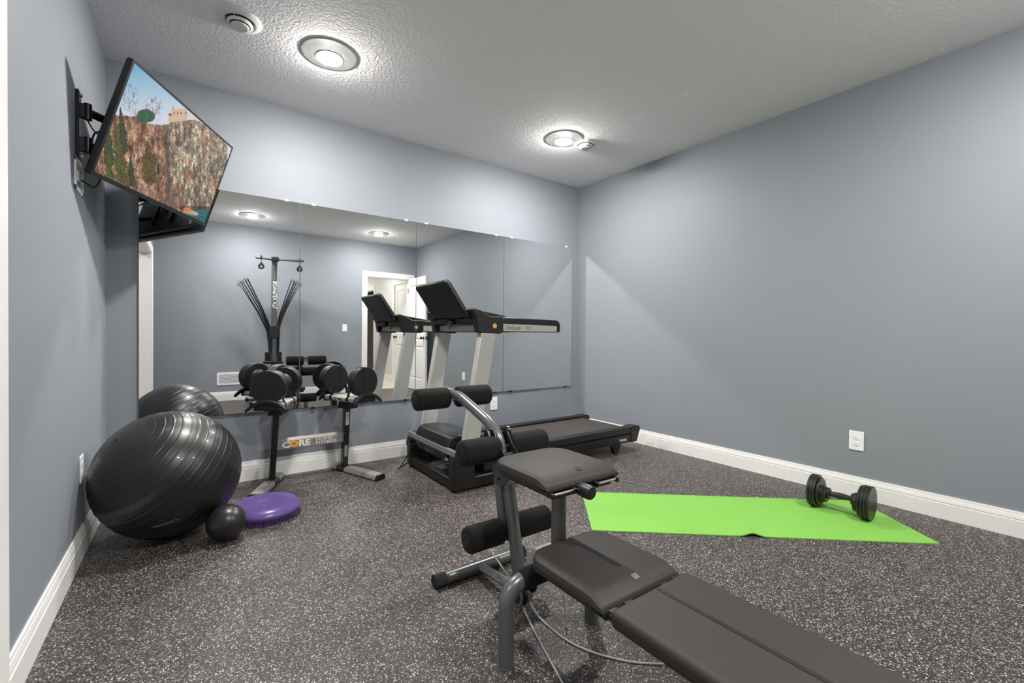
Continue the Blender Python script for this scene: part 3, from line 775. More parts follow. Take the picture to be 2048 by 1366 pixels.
# ------------------------------------------------------------------ dumbbell parts
def seg_disc(mb, r, y0, y1, slot=None, gap=0.003, n=64, cx=0, cz=0, hole=0.0):
    """disc whose axis is local y; slot = x of a full-height slit"""
    parts = []
    if slot is None:
        parts.append([(r * math.cos(2 * PI * k / n), r * math.sin(2 * PI * k / n)) for k in range(n)])
    else:
        for sgn in (-1, 1):
            e = slot + sgn * gap / 2
            a = math.acos(max(-1, min(1, e / r)))
            if sgn > 0: ang = np.linspace(-a, a, 40)
            else: ang = np.linspace(a, 2 * PI - a, 40)
            parts.append([(r * math.cos(q_), r * math.sin(q_)) for q_ in ang])
    for P in parts:
        A = [(p[0] * .97 + cx, p[1] * .97 + cz) for p in P]
        d = min(0.003, abs(y1 - y0) / 3)
        N = len(P)
        V = [(p[0], y0, p[1]) for p in A] + [(p[0] + cx, y0 + d, p[1] + cz) for p in P] + [(p[0] + cx, y1 - d, p[1] + cz) for p in P] + [(p[0], y1, p[1]) for p in A]
        Fc = [tuple(range(N)), tuple(range(3 * N, 4 * N))[::-1]]
        for b0 in (0, N, 2 * N): Fc += [(b0 + i, b0 + (i + 1) % N, b0 + N + (i + 1) % N, b0 + N + i) for i in range(N)]
        mb.add(V, Fc)
    return mb

# ------------------------------------------------------------------ dumbbell stand
rack = thing('dumbbell_stand', (1.11, -0.17, 0), 'black and silver dumbbell stand with two splayed feet below the mirrors', 'dumbbell rack')
sides = []
for (fx, fy, bx_, by_, tx, ty, aa) in ((0.857, -0.150, 0.858, -0.182, 0.880, -0.215, 25.0), (1.335, -0.160, 1.352, -0.135, 1.352, -0.20, -21.0)):
    a = math.radians(aa)
    ax = Vector((math.sin(a), math.cos(a), 0)); sd = Vector((math.cos(a), -math.sin(a), 0))
    sides.append((Vector((fx, fy, 0)), Vector((bx_, by_, 0)), Vector((tx, ty, 0)), ax, sd))
TZ = 0.500
for si, (fo, ba, to, ax, sd) in enumerate(sides):
    f0 = ba - ax * (0.30 if si == 0 else 0.40) ; f1 = ba + ax * 0.105
    if si == 0: f0 = ba - ax * 0.30; f1 = ba + ax * 0.145
    prof = [(-.040, 0.004), (.040, 0.004), (.040, .022), (.030, .040), (-.030, .040), (-.040, .022)]
    def fm(c): return lambda p: c + sd * p[0] + Vector((0, 0, p[1]))
    MB().prism(prof, fm(f0), fm(ba - ax * 0.045)).prism(prof, fm(ba + ax * 0.045), fm(f1)).build('foot', M_GREYL, rack, bevel=.005)
    MB().prism([(p[0] * 1.03, p[1] * 1.03) for p in prof], fm(f0 - ax * .012), fm(f0 + ax * .004)).build('foot_cap', M_BLK, rack, bevel=.004)
    MB().prism([(p[0] * 1.02, p[1] * 1.02) for p in prof], fm(ba - ax * .047), fm(ba + ax * .047)).build('foot_bracket', M_BLKM, rack, bevel=.003)
    # post: flat rectangular tube leaning forward and inward
    p0 = ba + Vector((0, 0, .036)); p1 = to + Vector((0, 0, TZ))
    mb = MB(); hw, hd = 0.034, 0.019
    bxv = Vector((1, 0, 0)); byv = Vector((0, 1, 0))
    P = [p0 + bxv * sx * hd + byv * sy * hw for sx, sy in ((-1, -1), (1, -1), (1, 1), (-1, 1))] + [p1 + bxv * sx * hd + byv * sy * hw for sx, sy in ((-1, -1), (1, -1), (1, 1), (-1, 1))]
    mb.add(P, [(0, 3, 2, 1), (4, 5, 6, 7), (0, 1, 5, 4), (1, 2, 6, 5), (2, 3, 7, 6), (3, 0, 4, 7)])
    post = mb.build('post', M_BLKG, rack, bevel=.004)
    if si == 1:
        for (za, zb, mm, nm) in ((0.355, 0.465, M_STK, 'warning_sticker'), (0.452, 0.466, M_RED, 'sticker_header'), (0.115, 0.20, M_GREYL, 'small_sticker')):
            fz = lambda z: p0 + (p1 - p0) * ((z - .036) / (TZ - .036))
            xo = -0.012 if nm != 'small_sticker' else -.009
            w_ = 0.0125 if nm != 'small_sticker' else .006
            q0, q1 = fz(za), fz(zb)
            e_ = 0.0195 + (0.0004 if nm == 'sticker_header' else 0)
            V = [q0 + Vector((-e_, -hw + .012, 0)), q0 + Vector((-e_, hw - .012, 0)), q1 + Vector((-e_, hw - .012, 0)), q1 + Vector((-e_, -hw + .012, 0))]
            V2 = [q0 + Vector((-hd + .006, -hw - .0006 - (e_ - .0195), 0)), q0 + Vector((hd - .008, -hw - .0006 - (e_ - .0195), 0)), q1 + Vector((hd - .008, -hw - .0006 - (e_ - .0195), 0)), q1 + Vector((-hd + .006, -hw - .0006 - (e_ - .0195), 0))]
            V3 = [v + Vector((0, .0004, 0)) for v in V2]
            MB().add(V2 + V3, [(0, 1, 2, 3), (7, 6, 5, 4), (0, 4, 5, 1), (1, 5, 6, 2), (2, 6, 7, 3), (3, 7, 4, 0)]).build(nm, mm, rack, smooth=False)
        mb = MB()
        for k in range(7):
            z = 0.362 + k * .0125; c = fz(z)
            mb.box(c + Vector((-.001, -hw - .0012, 0)), (.020 - .004 * (k % 3), .0004, .0022))
        mb.build('sticker_print', M_GPR, rack, smooth=False)
# crossbar with lettering
y_b = -0.163
Lx0, Lx1 = 0.872, 1.340
bz = 0.262
mb = MB(); mb.prx([(y_b - .020, bz - .036), (y_b - .020, bz + .022), (y_b - .006, bz + .040), (y_b + .014, bz + .040), (y_b + .018, bz + .034), (y_b + .018, bz - .036)], Lx0, Lx1)
mb.build('crossbar', mat('bar_grey', (140, 136, 132), rough=.38, metal=.2), rack, bevel=.004)
mb = MB()
for xx in (Lx0 + .020, Lx1 - .022): mb.cyl((xx, y_b - .0195, bz - .004), (xx, y_b - .024, bz - .004), .007, 6)
mb.cyl((1.352 - .019, -.195, .285), (1.352 - .022, -.195, .285), .006, 12)
mb.build('bolt', M_CHROME, rack)
yl = y_b - .0208
letters('lettering', 'C', .058, (0.922, yl, bz - .024), (1, 0, 0), (0, 0, 1), M_WPR, rack, wx=1.25, bold=.0022)
MB().lathe([(0.010, 0), (0.0225, 0), (0.0225, 0.0012), (0.010, 0.0012)], (0, 0, 0), (0, -1, 0), 32)
mb = MB(); mb.lathe([(0.0095, 0), (0.0225, 0), (0.0225, 0.0012), (0.0095, 0.0012), (0.0095, 0)], (0, 0, 0), (0, -1, 0), 32)
mb.v = [Vector((v.x * 1.35 + 0.999, v.y + yl, v.z * .96 + bz - .003)) for v in mb.v]
mb.build('letter_ring', M_ORG, rack)['label'] = 'orange ring letter of the printed name'
letters('lettering', 'RE', .058, (1.028, yl, bz - .024), (1, 0, 0), (0, 0, 1), M_WPR, rack, wx=1.2, bold=.0022)
MB().bx(1.131, 1.1335, yl - .001, yl, bz - .028, bz + .02).build('divider_line', M_RED, rack, smooth=False)
letters('lettering', 'HOME', .027, (1.140, yl, bz + .000), (1, 0, 0), (0, 0, 1), M_WPR, rack, wx=1.5)
letters('lettering', 'FITNESS', .027, (1.140, yl, bz - .025), (1, 0, 0), (0, 0, 1), M_WPR, rack, wx=1.5)

# trays
PZ = 0.692        # axis height of the plates
PR = 0.1045
for si, (fo, ba, to, ax, sd) in enumerate(sides):
    cc = Vector((0.884, -0.264, 0)) if si == 0 else Vector((1.342, -0.258, 0))
    sides[si] = sides[si] + (cc,)
    def fr(x, y, z, cc=cc, ax=ax, sd=sd): return cc + sd * x + ax * y + Vector((0, 0, z))
    mb = MB()
    prof = [(-.062, .545), (-.074, .556), (-.076, .574), (-.064, .585), (.064, .585), (.076, .574), (.074, .556), (.062, .545)]
    mb.prism(prof, lambda p: fr(p[0], -.175, p[1]), lambda p: fr(p[0], .175, p[1]))
    mb.build('tray', M_SILV, rack, bevel=.004)
    mb = MB(); mb.prism([(-.045, .49), (-.03, .546), (.03, .546), (.045, .49)], lambda p: fr(p[0], -.06, p[1]), lambda p: fr(p[0], .06, p[1]))
    for y0 in (-.105, .085):
        big = [(-.064, .543), (-.078, .555), (-.0785, .575), (-.066, .5865), (.066, .5865), (.0785, .575), (.078, .555), (.064, .543)]
        mb.prism(big, lambda p: fr(p[0], y0, p[1]), lambda p: fr(p[0], y0 + .028, p[1]))
        # slanted struts that rise between the plate stacks
        for sx in (-1, 1):
            y1 = y0 + .028 if y0 < 0 else y0 - .0
            s2 = 1 if y0 < 0 else -1
            q = [fr(sx * .070, y0, .585), fr(sx * .070, y0 + .024, .585), fr(sx * .040, y0 + .024 + s2 * .02, .655), fr(sx * .040, y0 + s2 * .02, .655)]
            q2 = [v - sd * sx * .007 for v in q]
            mb.add(q + q2, [(0, 1, 2, 3), (7, 6, 5, 4), (0, 4, 5, 1), (1, 5, 6, 2), (2, 6, 7, 3), (3, 7, 4, 0)])
    mb.build('tray_strap', M_BLK, rack, bevel=.002)
    # winged end cradles
    for s_ in (-1, 1):
        path = []
        for k in range(25):
            u_ = -1 + 2 * k / 24
            x = u_ * (0.118 if s_ < 0 else 0.088); z = .617 - .058 * abs(u_) ** 2.3
            path.append((x, z))
        V = []; n = len(path)
        yA, yB = s_ * .204, s_ * (.232 if s_ < 0 else .220)
        for (x, z) in path:
            th = .034 * (1 - .45 * (abs(x) / .118) ** 2)
            V += [fr(x, yA, z), fr(x, yB, z - .004), fr(x * .985, yB, z - .004 - .012 - th * .3), fr(x * .97, yA, z - th)]
        Fc = []
        for i in range(n - 1):
            for j in range(4): Fc.append((i * 4 + j, i * 4 + (j + 1) % 4, (i + 1) * 4 + (j + 1) % 4, (i + 1) * 4 + j))
        Fc += [(0, 3, 2, 1), ((n - 1) * 4, (n - 1) * 4 + 1, (n - 1) * 4 + 2, (n - 1) * 4 + 3)]
        mb = MB().add(V, Fc)
        mb.prism([(-.075, .548), (-.07, .585), (.07, .585), (.075, .548)], lambda p: fr(p[0], s_ * .172, p[1]), lambda p: fr(p[0], s_ * .214, p[1]))
        mb.build('end_cradle', M_BLK, rack, bevel=.002)
    # small name on the tray side that faces the camera
    sg = 1 if si == 0 else -1
    o_ = fr(sg * .0775, -.028 if sg > 0 else .040, .558)
    xdir = ax if sg > 0 else -ax
    letters('tray_lettering', 'CORE', .022, fr(sg * .0772, -.03 if sg > 0 else .045, .558), xdir, (0, 0, 1), mat('dark_print', (30, 28, 50), rough=.5), rack, wx=1.3, bold=.0006)
    oc = fr(sg * .0772, -.03 if sg > 0 else .045, .5655) + xdir * .026
    MB().lathe([(0.004, 0), (0.0095, 0), (0.0095, 0.001), (0.004, 0.001), (.004, 0)], oc, sd * sg, 20).build('tray_letter_ring', M_ORG, rack)

def stand_frame(si):
    fo, ba, to, ax, sd, cc = sides[si]
    return cc, math.atan2(-ax.x, ax.y)

# left stand: a complete dumbbell resting in its tray
cc, ang = stand_frame(0)
db = thing('adjustable_dumbbell', (cc.x, cc.y, PZ), 'black adjustable dumbbell with thick plates resting on the left tray of the stand', 'dumbbell', rot=(0, 0, ang))
def full_dumbbell(root, n=4, r=PR):
    MB().lathe([(0, -.125), (.014, -.125), (.0145, -.06), (.0175, 0), (.0145, .06), (.014, .125), (0, .125)], (0, 0, 0), (0, 1, 0), 24).build('handle', M_BLKM, root, local=True)
    for s_ in (-1, 1):
        MB().lathe([(0, .075), (.030, .075), (.034, .080), (.034, .094), (.050, .100), (.060, .112), (0, .112)], (0, 0, 0), (0, s_, 0), 36).build('hub', M_BLK, root, local=True)
        for k in range(n):
            a0, a1 = .113 + k * .0215, .113 + k * .0215 + .0200
            y0, y1 = sorted((s_ * a0, s_ * a1))
            seg_disc(MB(), r, y0, y1).build('plate', M_PLATE, root, local=True, angle=25)
        ye = s_ * (.113 + n * .0215 - .0015)
        mb = MB().lathe([(0, .0), (.0125, .0), (.0125, .0012), (0, .0012)], (-.004, ye, -.008), (0, s_, 0), 20)
        mb.build('end_hole', M_HOLE, root, local=True)
        mb = MB()
        for xx in (-.034, .036): mb.box((xx, ye + s_ * .0002, 0), (.0015, .0012, 2 * math.sqrt(r * r * .93 - xx * xx)))
        mb.build('seam', M_HOLE, root, local=True, smooth=False)
full_dumbbell(db)

# right stand: plates left behind when the dumbbell was lifted out
cc, ang = stand_frame(1)
cap = {(-1, 2): 'front', (1, 2): 'rear'}
words = {-1: ('front', ['inner', 'middle', 'outermost']), 1: ('mirror', ['inner', 'middle', 'outermost'])}
for s_ in (-1, 1):
    for k in range(3):
        y0, y1 = sorted((s_ * (.134 + k * .0225), s_ * (.134 + k * .0225 + .021)))
        lab = '%s of three loose black plates at the %s end of the right tray' % (words[s_][1][k], words[s_][0])
        wp = thing('weight_plate', (cc.x, cc.y, PZ), lab, 'weight plate', 'loose weight plates on the right tray', rot=(0, 0, ang))
        seg_disc(MB(), PR, y0, y1, slot=-.020 if s_ < 0 else .030).build('disc', M_PLATE, wp, local=True, angle=25)
        if (s_ < 0 and k == 2) or (s_ > 0 and k == 0):
            yy = -.134 - 3 * .0225 + .0010 if s_ < 0 else .1345
            MB().lathe([(0, .0), (.0125, .0), (.0125, .0012), (0, .0012)], (0.012 if s_ < 0 else -.008, yy, -.008), (0, -1, 0), 20).build('hole', M_HOLE, wp, local=True)
            if s_ > 0:
                MB().box((-.04, yy - .0003, 0), (.0012, .0008, .17)).build('seam', M_HOLE, wp, local=True, smooth=False)
            else:
                MB().box((.045, yy - .0003, 0), (.0012, .0008, .17)).build('seam', M_HOLE, wp, local=True, smooth=False)

# ------------------------------------------------------------------ yoga mat and floor dumbbell
M_MAT = mat('green_foam', (114, 170, 72), rough=0.62, spec=0.3, bump=(500, 0.25, 0.0008))
mc = [Vector((2.496, -1.498, 0)), Vector((2.132, -1.942, 0)), Vector((3.460, -3.052, 0)), Vector((3.824, -2.608, 0))]
lv = mc[2] - mc[1]; wv = mc[0] - mc[1]
ym = thing('yoga_mat', tuple((mc[0] + mc[2]) / 2), 'lime green exercise mat unrolled on the floor beside the right wall', 'exercise mat')
NL, NW = 140, 40
V = []
def mz(a, b_):
    # a small wrinkle on the near long edge about 43 per cent along
    d = (a - 0.475) / 0.022
    return 0.0145 * math.exp(-d * d) * max(0, 1 - b_ * 1.6) ** 1.5 + 0.003 * math.exp(-((a - 0.475 + 0.22 * b_) / 0.03) ** 2) * (1 - b_)
for lay in (0, 1):
    for j in range(NW + 1):
        for i in range(NL + 1):
            a = i / NL; c = j / NW
            p = mc[1] + lv * a + wv * c
            V.append((p.x, p.y, mz(a, c) + (0.0055 if lay else 0.0004)))
n1 = NL + 1; LN = n1 * (NW + 1); F = []
for j in range(NW):
    for i in range(NL):
        q = (j * n1 + i, j * n1 + i + 1, (j + 1) * n1 + i + 1, (j + 1) * n1 + i)
        F.append(tuple(x + LN for x in q)); F.append(q[::-1])
for i in range(NL):
    F.append((i, i + 1, i + 1 + LN, i + LN)); k = NW * n1; F.append((k + i + 1, k + i, k + i + LN, k + i + 1 + LN))
for j in range(NW):
    a = j * n1; c = (j + 1) * n1; F.append((c, a, a + LN, c + LN)); F.append((a + NL, c + NL, c + NL + LN, a + NL + LN))
MB().add(V, F).build('foam_sheet', M_MAT, ym, angle=60)

FD = Vector((3.513, -2.612, 0.1005)); fang = math.radians(2.5)
fd = thing('adjustable_dumbbell', tuple(FD), 'black adjustable dumbbell standing on the far end of the green mat', 'dumbbell', rot=(0, 0, fang))
M_PLB = mat('worn_plate', (30, 27, 26), rough=0.33, spec=0.55, noise=(14, 0.3))
MB().lathe([(0, -.064), (.0145, -.064), (.0140, -.045), (.0180, -.008), (.0180, .008), (.0145, .045), (.0145, .064), (0, .064)], (0, 0, 0), (0, 1, 0), 28).build('handle', M_PLB, fd, local=True)
for s_ in (-1, 1):
    MB().lathe([(0, .052), (.029, .052), (.033, .055), (.033, .063), (.026, .065), (.026, .068), (0, .068)], (0, 0, 0), (0, s_, 0), 32).build('collar', M_PLB, fd, local=True)
    hr = .050 if s_ < 0 else .042
    MB().lathe([(0, .066), (hr, .066), (hr + .003, .069), (hr + .003, .082), (hr + .009, .086), (hr + .009, .0935), (0, .0935)], (0, 0, -.012), (0, s_, 0), 40).build('hub', M_PLB, fd, local=True)
    for k in range(4):
        r_ = .0945 if k else (.080 if s_ > 0 else .0905)
        y0, y1 = sorted((s_ * (.094 + k * .0145), s_ * (.094 + k * .0145 + .0135)))
        mb = MB(); seg_disc(mb, r_, y0, y1, slot=(.018 if (k == 3) else None), gap=.005)
        mb.build('plate', M_PLB, fd, local=True, angle=25)

# ------------------------------------------------------------------ treadmill
tr = thing('treadmill', (2.70, -0.67, 0), 'black and silver folding treadmill along the mirror wall', 'treadmill')
YN, YF = -1.055, -0.285            # near and far outer faces
# base frame with corner feet
mb = MB()
for y0, y1 in ((YN, YN + .075), (YF - .075, YF)):
    mb.pry([(1.79, .012), (1.965, .012), (1.945, .15), (1.925, .262), (1.80, .272), (1.785, .20)], y0, y1)
mb.build('base_cover', M_BLK, tr, bevel=.008, bseg=3)
mb = MB(); mb.bx(1.795, 1.845, YN + .07, YF - .07, .020, .082); mb.bx(1.80, 1.83, YN + .07, YF - .07, .24, .262)
mb.build('front_rail', M_BLKM, tr, bevel=.006)
mb = MB()
for y0, y1 in ((YN + .005, YN + .06), (YF - .06, YF - .005)):
    mb.bx(1.93, 2.62, y0, y1, .012, .085); 
mb.build('side_rail', M_BLKM, tr, bevel=.006)
mb = MB()
for yy in (YN + .02, YF - .02):
    for xx in (1.83, 2.57): mb.cyl((xx, yy - .012, .022), (xx, yy + .012, .022), .0225, 24)
mb.build('transport_wheel', M_RUB, tr)
# motor hood
hood = [(1.800, .262), (1.805, .285), (1.832, .335), (1.875, .344), (1.99, .340), (2.10, .318), (2.19, .280), (2.245, .232), (2.245, .20), (1.80, .20)]
mb = MB(); mb.pry(hood, YN + .13, YF - .13)
mb.build('motor_hood', M_BLKG2 if False else M_BLK, tr, bevel=.012, bseg=3)
MB().pry([(1.792, .235), (1.797, .268), (1.812, .275), (1.812, .262), (1.803, .235)], YN + .005, YF - .005).build('front_lip', M_GPR, tr, bevel=.002)
MB().bx(1.822, 1.84, YN + .08, YF - .08, .165, .262).build('front_panel', M_BLK, tr, bevel=.004)
MB().bx(1.8205, 1.822, -0.905, -0.865, .175, .215).build('rating_sticker', M_STK, tr, smooth=False)
MB().bx(1.816, 1.823, -0.60, -0.50, .205, .235).build('power_socket', M_SLOT, tr, bevel=.002)
mb = MB()
rr = random.Random(3)
for k in range(7): mb.box((1.8212, -0.55 - k * .021, .190 - .004 * (k % 2)), (.0012, .009, .005))
mb.build('socket_print', M_WPR, tr, smooth=False)
# deck
dx0, dx1 = 2.10, 3.585
for y0, y1, nm in ((-1.015, -.935, 'side_step'), (-.385, -.305, 'side_step')):
    MB().pry([(dx0, .165), (dx0, .212), (dx0 + .02, .222), (dx1, .222), (dx1, .165)], y0, y1).build(nm, M_BLK, tr, bevel=.006)
mb = MB()
for y0, y1 in ((-1.012, -.975), (-.345, -.308)): mb.bx(dx0 - .05, dx1 + .002, y0, y1, .088, .160)
mb.build('deck_frame', M_BLKM, tr, bevel=.004)
MB().bx(dx0, 3.62, -.94, -.38, .150, .202).build('running_belt', M_DECK, tr, bevel=.008, bseg=3)
MB().bx(dx0, 3.60, -.93, -.39, .105, .150).build('deck_board', M_SLOT, tr)
mb = MB()
for y0, y1 in ((-1.018, -.930), (-.390, -.302)):
    mb.pry([(dx1, .085), (3.665, .085), (3.690, .150), (3.712, .195), (3.700, .220), (3.67, .228), (dx1, .226)], y0, y1)
mb.bx(3.625, 3.655, -.932, -.388, .10, .175)
mb.build('rear_cap', M_BLK, tr, bevel=.006, bseg=3)
mb = MB()
for y0 in (-1.005, -.345):
    mb.pry([(3.30, .088), (3.47, .088), (3.455, .062), (3.425, .008), (3.395, .002), (3.378, .012), (3.365, .055), (3.35, .072)], y0, y0 + .035)
mb.build('rear_foot', M_BLKM, tr, bevel=.003)
letters('lettering', 'TR4000i', .034, (3.430, -1.0128, .106), (1, 0, 0), (0, 0, 1), M_WPR, tr, wx=.85)
# uprights (flat, leaning back)
for yc in (-0.995, -0.345):
    mb = MB()
    poly = [(1.875, .255), (1.995, .255), (2.133, 1.062), (2.013, 1.062)]
    mb.pry(poly, yc - .026, yc + .026)
    mb.build('upright', M_SILV2, tr, bevel=.006)
# handrails
for yc, s_ in ((-0.995, -1), (-0.345, 1)):
    mb = MB(); mb.pry([(2.14, 1.052), (2.14, 1.158), (2.69, 1.148), (2.715, 1.138), (2.728, 1.118), (2.730, 1.064), (2.718, 1.052)], yc - .024, yc + .024)
    rail = mb.build('handrail', M_BLK, tr, bevel=.010, bseg=3)
    mb = MB()
    for q in ((-1, 1) if True else ()):
        mb.pry([(2.19, 1.058), (2.19, 1.110), (2.68, 1.103), (2.69, 1.098), (2.69, 1.062), (2.682, 1.058)], yc + q * .0235, yc + q * .0262)
    mb.build('handrail_inlay', M_SILV, tr, bevel=.0006)
    mb = MB()
    mb.pry([(1.985, 1.045), (1.975, 1.10), (1.965, 1.155), (1.930, 1.200), (1.955, 1.212), (2.01, 1.198), (2.075, 1.160), (2.185, 1.160), (2.190, 1.052), (2.165, 1.040)], yc - .030, yc + .030)
    mb.build('console_bracket', M_BLK, tr, bevel=.007, bseg=3)
    mb = MB(); mb.cyl((2.115, yc + s_ * .0295, 1.094), (2.115, yc + s_ * .0315, 1.094), .0165, 32); mb.build('badge_rim', M_STK, tr)
    mb = MB(); mb.cyl((2.115, yc + s_ * .0312, 1.094), (2.115, yc + s_ * .0325, 1.094), .0145, 32); mb.build('badge', M_ORG, tr)
letters('lettering', 'LifeSpan', .046, (2.202, -1.0218, 1.069), (1, 0, 0), (0, 0, 1), M_GPR, tr, wx=.95)
MB().bx(2.372, 2.376, -1.0222, -1.0212, 1.065, 1.103).build('divider_line', M_ORG, tr, smooth=False)
letters('lettering', 'FIT', .036, (2.392, -1.0218, 1.069), (1, 0, 0), (0, 0, 1), M_GPR, tr)
# crossbar beneath the console
mb = MB(); mb.bx(2.02, 2.10, -.97, -.37, 1.055, 1.105); mb.build('crossbar', M_SILV2, tr, bevel=.008)
# console tray with screens and keys
cons = [(1.935, 1.165), (1.925, 1.200), (1.960, 1.216), (2.02, 1.204), (2.25, 1.168), (2.262, 1.156), (2.225, 1.140), (2.02, 1.128)]
MB().pry(cons, -.965, -.375).build('console_tray', M_BLK, tr, bevel=.006, bseg=3)
mb = MB()
mb.prism([(-.90, 2.03), (-.44, 2.03), (-.44, 2.245), (-.90, 2.245)], lambda p: (p[1], p[0], 1.2035 - (p[1] - 2.02) * .1565), lambda p: (p[1], p[0], 1.2065 - (p[1] - 2.02) * .1565))
mb.build('control_panel', M_SILV, tr)
mb = MB()
for i in range(5):
    for j in range(2):
        yy = -.86 + i * .095; xx = 2.07 + j * .08
        mb.box((xx, yy, 1.2075 - (xx - 2.02) * .1565), (.045, .06, .003), Matrix.Rotation(math.radians(8.9), 3, 'Y'))
mb.build('key_pad', M_BLK, tr, bevel=.001)
# upright monitor / reading rack, leaning away from the runner
mdir = Vector((1.945 - 1.785, 0, 1.175 - 1.405)).normalized(); mn = Vector((-mdir.z, 0, mdir.x)); mo = Vector((1.800, 0, 1.398))
hl = 0.275
poly = rrect(.505, hl, .028, 6)
mf = lambda d: (lambda p: mo + mdir * (hl / 2 - p[1]) + Vector((0, -.67 + p[0], 0)) + mn * d)
MB().prism(poly, mf(-.020), mf(.016)).build('monitor_back', M_BLK, tr, bevel=.008, bseg=3)
MB().prism(rrect(.475, hl - .02, .022, 6), mf(.0155), mf(.022)).build('monitor_face', M_BLKG, tr, bevel=.002)
MB().prism(rrect(.510, hl + .004, .028, 6), mf(-.006), mf(-.001)).build('monitor_rim', M_GPR, tr, bevel=.001)
mb = MB()
for yy in (-.90, -.45):
    for q in (.04, .235): 
        c = mo + mdir * q + Vector((0, yy, 0)) + mn * (-.021); mb.cyl(c, c + mn * -.0015, .005, 12)
mb.build('screw', M_SLOT, tr)
# safety key and cup holders below
mb = MB(); mb.lathe([(0, 0), (.020, 0), (.022, .03), (.014, .055), (0, .06)], (1.99, -.62, 1.13), (-.3, 0, -1), 24); mb.tube([(2.0, -.72, 1.11), (1.98, -.60, 1.09), (2.0, -.50, 1.11)], .006, 10)
mb.build('headphone_socket', M_GPR, tr)
mb = MB(); mb.bx(1.97, 2.20, -.96, -.74, 1.105, 1.15); mb.bx(1.97, 2.20, -.60, -.38, 1.105, 1.15)
mb.build('console_underside', M_SLOT, tr, bevel=.008)

cord = MB()
cord.tube(spline([(1.825, -.53, .218), (1.775, -.50, .222), (1.760, -.44, .185), (1.745, -.39, .10), (1.705, -.345, .010), (1.70, -.335, .0045), (1.735, -.31, .0045), (1.80, -.245, .0045), (1.90, -.18, .0045), (2.2, -.12, .0045), (2.6, -.08, .0045)], 8), .0038, 10)
cd = cord.build('power_cord', M_BLK, tr)
cord2 = MB(); cord2.tube(spline([(1.82, -.50, .225), (1.778, -.46, .235), (1.765, -.385, .238), (1.762, -.345, .215), (1.764, -.345, .175), (1.775, -.37, .165), (1.785, -.37, .20), (1.772, -.375, .235), (1.765, -.385, .15), (1.770, -.39, .06), (1.775, -.38, .005)], 8), .0028, 8)
c2 = cord2.build('cord_loop', M_BLK, cd); 

# ------------------------------------------------------------------ home gym (bench, leg attachment and rod tower)
XC = 1.43
gym = thing('home_gym', (XC, -2.9, 0), 'grey steel home gym with black padded bench, foam rollers and a rod tower', 'home gym')
def foam(x0, x1, y, z, r=.050, name='foam_roller', capn=True, hole=.014):
    e = .012
    prof = [(hole, 0)] + [(r - e + e * math.sin(a), e - e * math.cos(a)) for a in np.linspace(0, PI / 2, 6)] + [(r - e + e * math.cos(a), (x1 - x0) - e + e * math.sin(a)) for a in np.linspace(0, PI / 2, 6)] + [(hole, x1 - x0)]
    o = MB().lathe(prof, (x0, y, z), (1, 0, 0), 48).build(name, M_FOAM, gym, angle=60)
    return o
# front stabiliser foot
MB().cyl((1.225, -1.95, .0275), (1.655, -1.95, .0275), .0245, 32).build('front_foot', M_GREY, gym)
for a, c in ((1.212, 1.262), (1.618, 1.668)):
    mb = MB()
    N = 36
    prof = []
    for k in range(N * 2):
        an = 2 * PI * k / (N * 2); rr_ = .0275 if k % 2 else .0258
        prof.append((rr_ * math.cos(an), rr_ * math.sin(an)))
    mb.prism(prof, lambda p: (a, -1.95 + p[0], .0278 + p[1]), lambda p: (c, -1.95 + p[0], .0278 + p[1]))
    mb.build('end_cap', M_RUB, gym, angle=20)
# low rail from the foot back to the upright
MB().tube([(XC, -1.965, .030), (XC, -2.30, .062)], .024, 4, flat=(1, 1)).build('low_rail', M_GREY, gym, bevel=.004)
# main leaning upright
MB().tube([(XC + .005, -2.245, .045), (XC + .008, -2.125, .545)], .0255, 32).build('upright', M_GREY, gym)
# pulley between the leg and the upright
mb = MB(); mb.lathe([(0, -.012), (.040, -.012), (.042, -.008), (.034, 0), (.042, .008), (.040, .012), (0, .012)], (XC - .030, -2.275, .072), (1, 0, 0), 36); mb.build('pulley', M_BLK, gym)
mb = MB(); mb.lathe([(0, -.010), (.034, -.010), (.036, -.006), (.029, 0), (.036, .006), (.034, .010), (0, .010)], (XC + .028, -2.265, .090), (1, 0, 0), 36); mb.build('pulley', M_BLK, gym)
mb = MB(); mb.lathe([(.030, -.003), (.040, -.003), (.040, .003), (.030, .003), (.03, -.003)], (XC - .043, -2.275, .072), (1, 0, 0), 36); mb.build('pulley_guard', M_GREY, gym)
mb = MB(); mb.bx(XC - .04, XC + .05, -2.275, -2.235, .05, .13); mb.build('pulley_bracket', M_BLKM, gym, bevel=.004)
# leg-extension lever hanging behind the upright
MB().tube(fillet([(XC - .005, -2.100, .575), (XC - .012, -2.110, .46), (XC - .012, -2.148, .262), (XC - .01, -2.158, .225)], .05), .021, 28).build('lever', M_GREY, gym)
# curved arm to the upper rollers
MB().tube(fillet([(XC, -1.675, .748), (XC, -1.76, .748), (XC, -2.020, .665), (XC + .004, -2.085, .615), (XC + .004, -2.108, .55)], .07, 10), .0225, 28).build('upper_arm', M_GREY, gym)
for y, z, x0, x1, x2, x3 in ((-1.685, .732, 1.240, 1.408, 1.455, 1.638), (-2.100, .578, 1.247, 1.415, 1.468, 1.656), (-2.148, .262, 1.248, 1.402, 1.462, 1.640)):
    MB().cyl((x0 - .002, y, z), (x3 + .002, y, z), .0125, 20).build('roller_axle', M_CHROME, gym)
    for a, c in ((x0, x1), (x2, x3)):
        foam(a, c, y, z)
        s_ = -1 if a == x0 else 1; xe = a if s_ < 0 else c
        MB().lathe([(0, -.004), (.0235, -.004), (.0235, .0015), (.019, .0035), (.019, .0025), (0, .0025)], (xe, y, z), (s_, 0, 0), 28).build('end_plug', M_BLK, gym)
